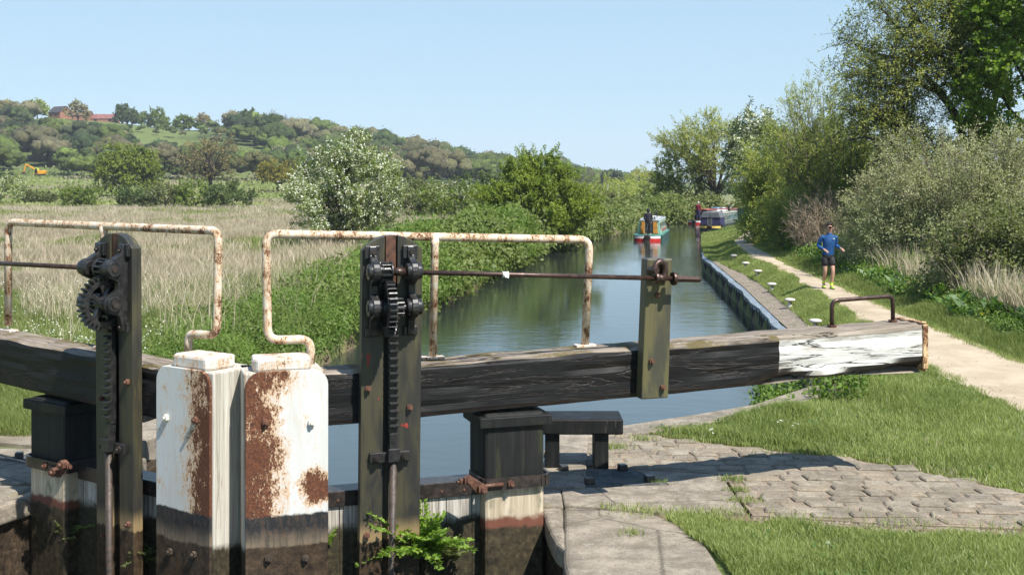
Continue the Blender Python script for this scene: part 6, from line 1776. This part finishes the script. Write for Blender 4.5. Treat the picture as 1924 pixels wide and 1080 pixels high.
def boat(label, loc, yaw, L, c, cab=(1.7, 2.8), scale=1.0, doors=True, windows=7, canopy=None, roofitems=True, chimney=None, covers=None):
    r = thing('narrowboat', label, 'narrowboat', loc, -yaw, 'narrowboats on the canal'); r.scale = (scale,)*3
    b = 1.04; hp = hull_poly(L, b)
    mb = MB(); mb.prism(hp, -.4, .40, 'xy'); h = mb.build('hull', c['hull'], r, .02)
    mb = MB(); mb.prism([(x*1.015, .75+(y-.75)*1.01) for x, y in hp], .385, .455, 'xy'); mb.build('gunwale', c['gun'], h, .01)
    mb = MB(); stern_band(mb, b, .21, .375); mb.build('stern_band', c['band1'], h)
    mb = MB(); stern_band(mb, b, .0, .205); mb.build('stern_band', c['band2'], h)
    mb = MB(); mb.tube([(0, -.02, .28), (0, -.16, .24)], [.26, .2], 12); mb.tube([(0, -.02, .05), (0, -.1, .05)], .2, 12)
    mb.build('rope_fender', M['barkdark'], r, .03)
    y0, y1 = cab[0], L-cab[1]; zb, zt = .456, 1.45
    sec = [(-.84, zb), (.84, zb), (.70, zt), (.35, zt+.055), (-.35, zt+.055), (-.70, zt)]
    mb = MB(); mb.prism(sec, y0, y1, 'xz'); cb = mb.build('cabin', c['cabin'], r, .015)
    mb = MB(); mb.prism([(-.76, zt-.03), (-.71, zt+.025), (-.35, zt+.08), (.35, zt+.08), (.71, zt+.025), (.76, zt-.03)], y0-.08, y1+.08, 'xz'); mb.build('roof', c['roof'], r, .01)
    mb = MB()
    for s in (-1, 1): mb.tube([(s*.63, y0+.1, zt+.09), (s*.63, y1-.1, zt+.09)], .03, 6)
    mb.build('roof_handrail', c.get('rail', c['roof']), r)
    for s in (-1, 1):
        for k in range(windows):
            yy = y0+.7+(y1-y0-1.4)*k/max(1, windows-1)
            def sp(y, z): return Vector((s*(.84-.14*(z-zb)/(zt-zb)), y, z))
            w_, z_0, z_1 = .34, .80, 1.24
            n_ = Vector((s, 0, .14)).normalized()
            f = MB(); q = [sp(yy-w_-.05, z_0-.05), sp(yy+w_+.05, z_0-.05), sp(yy+w_+.05, z_1+.05), sp(yy-w_-.05, z_1+.05)]
            f.add([p-n_*.005 for p in q]+[p+n_*.012 for p in q], [(0, 1, 2, 3), (4, 5, 6, 7), (0, 1, 5, 4), (1, 2, 6, 5), (2, 3, 7, 6), (3, 0, 4, 7)]); fw = f.build('window', c['frame'], r)
            f = MB(); q = [sp(yy-w_, z_0), sp(yy+w_, z_0), sp(yy+w_, z_1), sp(yy-w_, z_1)]
            f.add([p+n_*.006 for p in q]+[p+n_*.018 for p in q], [(0, 1, 2, 3), (4, 5, 6, 7), (0, 1, 5, 4), (1, 2, 6, 5), (2, 3, 7, 6), (3, 0, 4, 7)]); f.build('pane', c.get('pane', GLASS), fw)
        if 'panel' in c:
            f = MB(); f.add([Vector((s*(.84-.14*(z-zb)/(zt-zb))+s*.008, y, z)) for y, z in ((y0+2.0, zb+.08), (y1-.5, zb+.08), (y1-.5, .74), (y0+2.0, .74))]+[Vector((s*(.84-.14*(z-zb)/(zt-zb))-s*.01, y, z)) for y, z in ((y0+2.0, zb+.08), (y1-.5, zb+.08), (y1-.5, .74), (y0+2.0, .74))],
                            [(0, 1, 2, 3), (4, 7, 6, 5), (0, 4, 5, 1), (1, 5, 6, 2), (2, 6, 7, 3), (3, 7, 4, 0)]); f.build('side_panel', c['panel'], r)
    if doors:
        mb = MB(); mb.box((-.27, y0-.012, zb+.02), (.27, y0+.004, zt+.02)); mb.build('hatchway_shade', PB['black'], r)  # black sheet standing in for the shade inside the open doorway
        for s in (-1, 1):
            mb = MB(); mb.prism([(s*.30, zb+.03), (s*.66, zb+.03), (s*.585, zt-.06), (s*.30, zt-.06)], y0-.05, y0-.006, 'xz'); d = mb.build('cabin_door', c['door'], r, .01)
            mb = MB(); mb.box((s*.47-.17, y0-.056, .93), (s*.47+.17, y0-.048, .95)); mb.build('door_bar', PB['tan'], d)
        mb = MB(); mb.box((-.45, y0+.1, zt+.082), (.45, y0+1.0, zt+.15)); mb.build('sliding_hatch', c.get('hatch', PB['grey']), r, .02)
        mb = MB(); mb.tube(bend([(0, .12, .40), (0, .10, .95), (.0, .62, 1.22), (0, .95, 1.24)], .12), .022, 8); mb.build('tiller', M['steel'], r)
    if canopy:
        mb = MB(); mb.prism([(-.92, .46), (.92, .46), (.86, 1.1), (-.86, 1.1)], .45, y0, 'xz'); mb.build('cockpit_canvas', canopy[0], r, .03)
        mb = MB(); mb.prism([(-.92, 1.08), (.92, 1.08), (.70, 1.60), (-.70, 1.60)], .38, y0+.05, 'xz'); mb.build('canopy_top', canopy[1], r, .05)
        mb = MB(); mb.box((-.30, .425, .48), (.16, .452, 1.06)); mb.build('canvas_window', canopy[1], r)
        mb = MB(); mb.tube([(.0, .36, .5), (.0, .36, 1.5)], .02, 6); mb.build('flag_pole', PB['black'], r)
    if covers:
        a, b2, m1 = covers
        mb = MB(); mb.prism([(-.95, .45), (.95, .45), (.78, 1.5), (.3, 1.72), (-.3, 1.72), (-.78, 1.5)], a, b2, 'xz'); mb.build('canvas_cover', m1, r, .04)
    if roofitems:
        mb = MB(); yq = y0+(y1-y0)*.35
        mb.box((-.3, yq, zt+.082), (.35, yq+.8, zt+.24)); mb.build('roof_box', c.get('box', PB['white']), r, .02)
        mb = MB(); mb.prism([(-.25, zt+.082), (.3, zt+.082), (.2, zt+.2), (-.2, zt+.2)], yq+1.7, yq+2.5, 'xz'); mb.build('roof_light', PB['roof'], r, .02)
        mb = MB(); mb.lathe([(.05, zt+.06), (.05, zt+.16), (.10, zt+.18), (.10, zt+.2), (.02, zt+.24)], 10, 0, Matrix.Translation((.3, y0+1.6, 0))); mb.build('roof_vent', PB['black'], r)
    if chimney is not None:
        mb = MB(); mb.lathe([(.09, zt+.05), (.09, zt+.52), (.12, zt+.53), (.12, zt+.58)], 12, 0, Matrix.Translation((chimney[0], y0+chimney[1], 0))); mb.build('chimney', PB['black'], r)
    return r

b1 = at(1216, 453.7, WZ)
boat('green narrowboat with open orange doors and a red and white stern going away', (b1.x, b1.y, WZ), .19, 12.5, dict(hull=PB['dgreen'], gun=PB['tgreen'], band1=PB['white'], band2=PB['red'], cabin=PB['green'], roof=PB['roof'], frame=PB['cream'], door=PB['wood'], panel=PB['copper'], hatch=PB['grey']), scale=.90, chimney=(.3, 3.2))
def stand(sh=.2): return dict(pelvis=(0, 0, .93), chest=(0, .0, 1.30), neck=(0, -.02, 1.47), head=(0, -.05, 1.63), sh_r=(-sh, 0, 1.40), sh_l=(sh, 0, 1.40), el_r=(-.25, .0, 1.13), wr_r=(-.22, -.10, .90), el_l=(.26, .03, 1.13), wr_l=(.20, -.12, .92),
         hip_r=(-.10, 0, .86), hip_l=(.10, 0, .86), kn_r=(-.13, -.02, .48), kn_l=(.13, -.02, .48), an_r=(-.15, .02, .09), an_l=(.15, .02, .09), to_r=(-.17, -.13, .045), to_l=(.17, -.13, .045))
d1 = Vector((math.sin(.19), math.cos(.19), 0))
p1 = Vector((b1.x, b1.y, WZ+.455*.9+.01))+d1*.95
dark = dict(base, top=flat_mat('charcoal_hoodie', (.03, .028, .036), .85, 0, .2, .25, 7), legs=flat_mat('dark_jeans', (.035, .036, .042), .85, 0, .2, .4, 8), sock=PB['black'], shoe=PB['black'], sole=PB['white'])
person('helmsman in a charcoal hooded top and dark jeans seen from behind on the green boat', p1, math.pi-.19, stand(), dark, .96, hood=True, shorts=False)

b2 = at(1304, 421.5, WZ)
boat('black narrowboat with red and white stern steered by a person in maroon', (b2.x, b2.y, WZ), .62, 13, dict(hull=PB['black'], gun=PB['black'], band1=PB['white'], band2=PB['red'], cabin=PB['black'], roof=PB['copper'], frame=PB['cream'], door=PB['black'], hatch=PB['tan'], box=PB['blue']), scale=.86, windows=5)
d2 = Vector((math.sin(.62), math.cos(.62), 0)); p2 = Vector((b2.x, b2.y, WZ+.455*.86+.01))+d2*.85
person('person with grey hair in a maroon jumper standing at the stern of the black boat', p2, math.pi-.62, stand(.21), dict(base, top=flat_mat('maroon_jumper', (.17, .012, .03), .85, 0, .2, .2, 7), legs=PB['navy'], sock=PB['black'], shoe=PB['black'], sole=PB['black']), .92, hair=flat_mat('grey_hair', (.5, .46, .42), .7), shorts=False)
b3 = at(1333, 433, WZ)
boat('moored narrowboat with grey and navy canopy and a yellow stern band', (b3.x, b3.y, WZ), .36, 12.5, dict(hull=PB['black'], gun=PB['black'], band1=PB['yellow'], band2=PB['black'], cabin=PB['sage'], roof=PB['cream'], frame=PB['cream'], door=PB['navy'], rail=PB['cream']), cab=(2.4, 2.6), scale=.9, doors=False, windows=6, canopy=(PB['navy'], PB['grey']), chimney=(.45, 4.5))
boat('teal canvas covered narrowboat moored farthest round the bend', (20.6, 104.6, WZ), .70, 10, dict(hull=PB['white'], gun=PB['tgreen'], band1=PB['white'], band2=PB['black'], cabin=PB['teal'], roof=PB['teal'], frame=PB['teal'], door=PB['teal'], pane=PB['blue']), cab=(1.2, 2.2), scale=.92, doors=False, windows=5, covers=(.3, 2.6, PB['bottle']), roofitems=True)

# ------------------------------------------------------------------ farm on the hill, digger, posts
def brick():
    g = G('red_brick'); o = g.pos(); n = g.noise(o, .6, 4, .6)
    g.pbr(g.mix(n, (.22, .10, .065), (.34, .17, .115)), .85, 0, .2); return g.mat
BR = brick()
RD = flat_mat('dark_slate_roof', (.05, .045, .048), .7, 0, .3, .3, .6); RR = flat_mat('red_tile_roof', (.19, .085, .075), .75, 0, .3, .25, .6); RT = flat_mat('brown_tile_roof', (.16, .10, .07), .75, 0, .3, .25, .6)
WIN = flat_mat('dark_window', (.015, .018, .02), .15)
def house(name, label, px, py, y, w, d, hw, hr, roofm, rz=0.0, hip=False, wins=(), chim=False, group='farm buildings on the hill'):
    p = atY(px, py, y); p.z = gz(p.x, y)-.1
    r = thing(name, label, 'house', p, rz, group)
    mb = MB(); mb.prism([(-d/2, -1.5), (d/2, -1.5), (d/2, hw)]+([] if hip else [(0, hw+hr*.97)])+[(-d/2, hw)], -w/2, w/2, 'yz'); mb.build('wall', BR, r)
    mb = MB(); o = .3
    if hip:
        k = w*.3
        mb.add([(-w/2-o, -d/2-o, hw), (w/2+o, -d/2-o, hw), (w/2+o, d/2+o, hw), (-w/2-o, d/2+o, hw), (-w/2+k, 0, hw+hr), (w/2-k, 0, hw+hr)], [(0, 1, 5, 4), (2, 3, 4, 5), (1, 2, 5), (3, 0, 4), (0, 3, 2, 1)])
    else:
        s = hr/(d/2)
        for sg in (-1, 1):
            q = [(sg*(d/2+o), hw-o*s), (0, hw+hr), (0, hw+hr+.22), (sg*(d/2+o), hw-o*s+.22)]
            mb.prism(q, -w/2-o, w/2+o, 'yz')
    rf = mb.build('roof', roofm, r)
    if chim: mb = MB(); mb.box((-w*.3, -.3, hw+hr*.5), (-w*.3+.7, .3, hw+hr+1.0)); mb.build('chimney', BR, rf)
    for x, z, a, b_, face in wins:
        mb = MB()
        if face == 's': mb.box((x-a/2, -d/2-.04, z), (x+a/2, -d/2+.02, z+b_))
        else: mb.box((w/2-.02, x-a/2, z), (w/2+.04, x+a/2, z+b_))
        mb.build('window', WIN, r)
house('barn', 'tall red brick barn with dark slate roof on the hilltop', 113, 222, 612, 9.5, 7.5, 2.9, 3.0, RD, -.55, wins=((0, 2.8, 1.0, 1.2, 'e'), (-2, .8, 1.2, 1.3, 's'), (1.6, .8, 1.2, 1.3, 's')))
house('farmhouse', 'brick farmhouse with brown tiled roof half hidden by a brown tree', 150, 226, 618, 12, 7, 2.6, 2.2, RT, .1, wins=((-3, .7, 1.1, 1.2, 's'), (0, .7, 1.1, 1.2, 's'), (3, .7, 1.1, 1.2, 's')), chim=True)
house('long_barn', 'long low brick barn with a red tiled roof right of the farmhouse', 197, 231, 622, 14, 6, 2.0, 2.2, RR, .05, wins=((-4, .5, 1.4, 1.1, 's'), (3.5, .4, 1.6, 1.4, 's')))
house('bungalow', 'dark hipped roof bungalow left of the pale hilltop tree', 36, 224, 618, 8.5, 7, 2.0, 2.4, RD, .0, True, wins=((-2, .6, 1.3, 1.0, 's'), (1.6, .6, 1.3, 1.0, 's')))

def digger():
    p = atY(74, 331, 392); p.z = gz(p.x, 392)
    r = thing('excavator', 'orange yellow excavator with raised boom working beyond the field', 'excavator', p, 0)
    Yl = paint('digger_yellow', (.72, .33, .02)); Bk = PB['black']
    for s in (-1, 1):
        mb = MB(); pr = [(-1.6, .35), (-1.4, .05), (1.4, .05), (1.6, .35), (1.5, .75), (-1.5, .75)]; mb.prism(pr, s*1.0-.3, s*1.0+.3, 'xz'); mb.build('track', Bk, r, .05)
    mb = MB(); mb.prism([(-1.2, .85), (1.9, .85), (2.0, 1.7), (1.6, 2.0), (-1.2, 1.9)], -1.1, 1.1, 'xz'); mb.build('body', Yl, r, .06)
    mb = MB(); mb.prism([(-1.35, .9), (-.1, .9), (-.1, 2.75), (-.9, 2.75), (-1.35, 2.2)], -1.1, -.05, 'xz'); c = mb.build('cab', paint('digger_lime', (.55, .6, .08)), r, .05)
    mb = MB(); mb.prism([(-1.2, 1.5), (-.3, 1.5), (-.3, 2.6), (-.85, 2.6), (-1.2, 2.1)], -1.115, -1.09, 'xz'); mb.build('cab_window', WIN, c)
    mb = MB(); mb.prism([(-.9, 1.5), (-.6, 1.5), (-2.3, 3.1), (-4.2, 4.0), (-4.4, 3.75), (-2.5, 2.7)], .15, .55, 'xz'); b_ = mb.build('boom', Yl, r, .03)
    mb = MB(); mb.prism([(-4.05, 4.15), (-4.55, 4.1), (-5.2, 1.6), (-4.95, 1.55)], .18, .52, 'xz'); mb.build('arm', Yl, b_, .03)
    mb = MB(); mb.tube([(-1.2, .35, 1.7), (-2.6, .35, 2.5)], .09, 8); mb.build('ram', M['steel'], b_)
    mb = MB(); mb.prism([(-5.25, 1.6), (-4.85, 1.6), (-4.6, 1.0), (-5.1, .7), (-5.6, .95)], -.2, .9, 'xz'); mb.build('bucket', M['rustiron'], r, .03)
    r.scale = (1.05,)*3
digger()
for k, (px, top) in enumerate(((1112, 346), (1118, 348), (1125, 348), (1133, 348), (1142, 347), (1163, 348))):
    y = 168; z = CZ-(top-HY)*y/FOC; x = (px-CX)*y/FOC; g0 = gz(x, y)
    lab = ('leftmost', 'second', 'third', 'fourth', 'fifth', 'rightmost')[k]
    mb = MB(); mb.box((-.07, -.07, -.2), (.07, .07, z-g0-.25), 0, None, .85); mb.box((-.07, -.30, z-g0-.25), (.07, .07, z-g0-.1)); mb.box((-.05, -.05, z-g0-.1), (.05, .05, z-g0))
    o = mb.build('fence_post', flat_mat('pale_concrete', (.42, .41, .38), .8) if k == 0 else bpy.data.materials['pale_concrete'], None, .01, (x, y, g0))
    tag(o, 'pale concrete fence post in the distant scrub, %s of the row of six' % lab, 'fence post', 'distant fence posts')
# ------------------------------------------------------------------ daylight and camera
SUN_EL, SUN_AZ = math.radians(54), math.radians(137.8)        # azimuth clockwise from +Y
w = bpy.data.worlds.new('World'); sc.world = w; w.use_nodes = True
nt = w.node_tree; nt.nodes.clear()
sky = nt.nodes.new('ShaderNodeTexSky'); sky.sky_type = 'NISHITA'; sky.sun_disc = False
sky.sun_elevation = SUN_EL; sky.sun_rotation = SUN_AZ; sky.air_density = 1.0; sky.dust_density = .15; sky.ozone_density = 2.6; sky.altitude = 60
bg = nt.nodes.new('ShaderNodeBackground'); bg.inputs[1].default_value = .09
wo = nt.nodes.new('ShaderNodeOutputWorld')
# clear spring sky: the Nishita sky evened out towards a paler, bluer horizon
tc = nt.nodes.new('ShaderNodeTexCoord'); sx = nt.nodes.new('ShaderNodeSeparateXYZ'); nt.links.new(tc.outputs['Generated'], sx.inputs[0])
rp_ = nt.nodes.new('ShaderNodeValToRGB'); nt.links.new(sx.outputs[2], rp_.inputs[0]); e_ = rp_.color_ramp.elements
K_ = 1/.09
for p_, c_ in ((0.0, (.31, .45, .545)), (.06, (.255, .42, .565)), (.16, (.19, .365, .585)), (.45, (.105, .25, .52)), (1.0, (.06, .16, .38))):
    el_ = e_[0] if p_ == 0 else (e_[1] if p_ == 1.0 else e_.new(p_)); el_.position = p_; el_.color = (*c_, 1)
sc_n = nt.nodes.new('ShaderNodeVectorMath'); sc_n.operation = 'SCALE'; sc_n.inputs[3].default_value = K_; nt.links.new(rp_.outputs[0], sc_n.inputs[0])
mx_ = nt.nodes.new('ShaderNodeMix'); mx_.data_type = 'RGBA'; mx_.inputs[0].default_value = .85
nt.links.new(sky.outputs[0], mx_.inputs[6]); nt.links.new(sc_n.outputs[0], mx_.inputs[7]); nt.links.new(mx_.outputs[2], bg.inputs[0]); nt.links.new(bg.outputs[0], wo.inputs[0])
ld = bpy.data.lights.new('sun', 'SUN'); ld.energy = 5.0; ld.angle = math.radians(.53); ld.color = (1.0, .955, .88)
sun = bpy.data.objects.new('sun', ld); COL.objects.link(sun)
sd = Vector((math.sin(SUN_AZ)*math.cos(SUN_EL), math.cos(SUN_AZ)*math.cos(SUN_EL), math.sin(SUN_EL)))
sun.rotation_euler = sd.to_track_quat('Z', 'Y').to_euler(); sun.location = sd*60
cam = bpy.data.cameras.new('camera'); co = bpy.data.objects.new('camera', cam); COL.objects.link(co)
cam.sensor_width = 36; cam.lens = 36*FOC/1924; cam.clip_end = 8000; cam.clip_start = .1
cam.shift_y = -(540-HY)/1924
co.location = (0, 0, CZ); co.rotation_euler = (math.radians(90), 0, 0)
sc.camera = co
# the air over the valley: far things pale a little
hz = MB(); hz.box((-2300, -70, -8), (2300, 3500, 130))
g = G('valley_air'); v_ = g.n('VolumePrincipled', None, Density=.00017); v_.inputs['Color'].default_value = (.82, .89, 1, 1); g.t.links.new(v_.outputs[0], g.out.inputs[1])
kind(hz.build('haze', g.mat), 'stuff')
sc.view_settings.view_transform = 'Standard'; sc.view_settings.look = 'None'; sc.view_settings.gamma = 1; sc.view_settings.exposure = 0.82
sc.render.resolution_x = 1024; sc.render.resolution_y = 574
sc.cycles.max_bounces = 6; sc.cycles.diffuse_bounces = 3; sc.cycles.glossy_bounces = 3; sc.cycles.transmission_bounces = 3; sc.cycles.transparent_max_bounces = 4
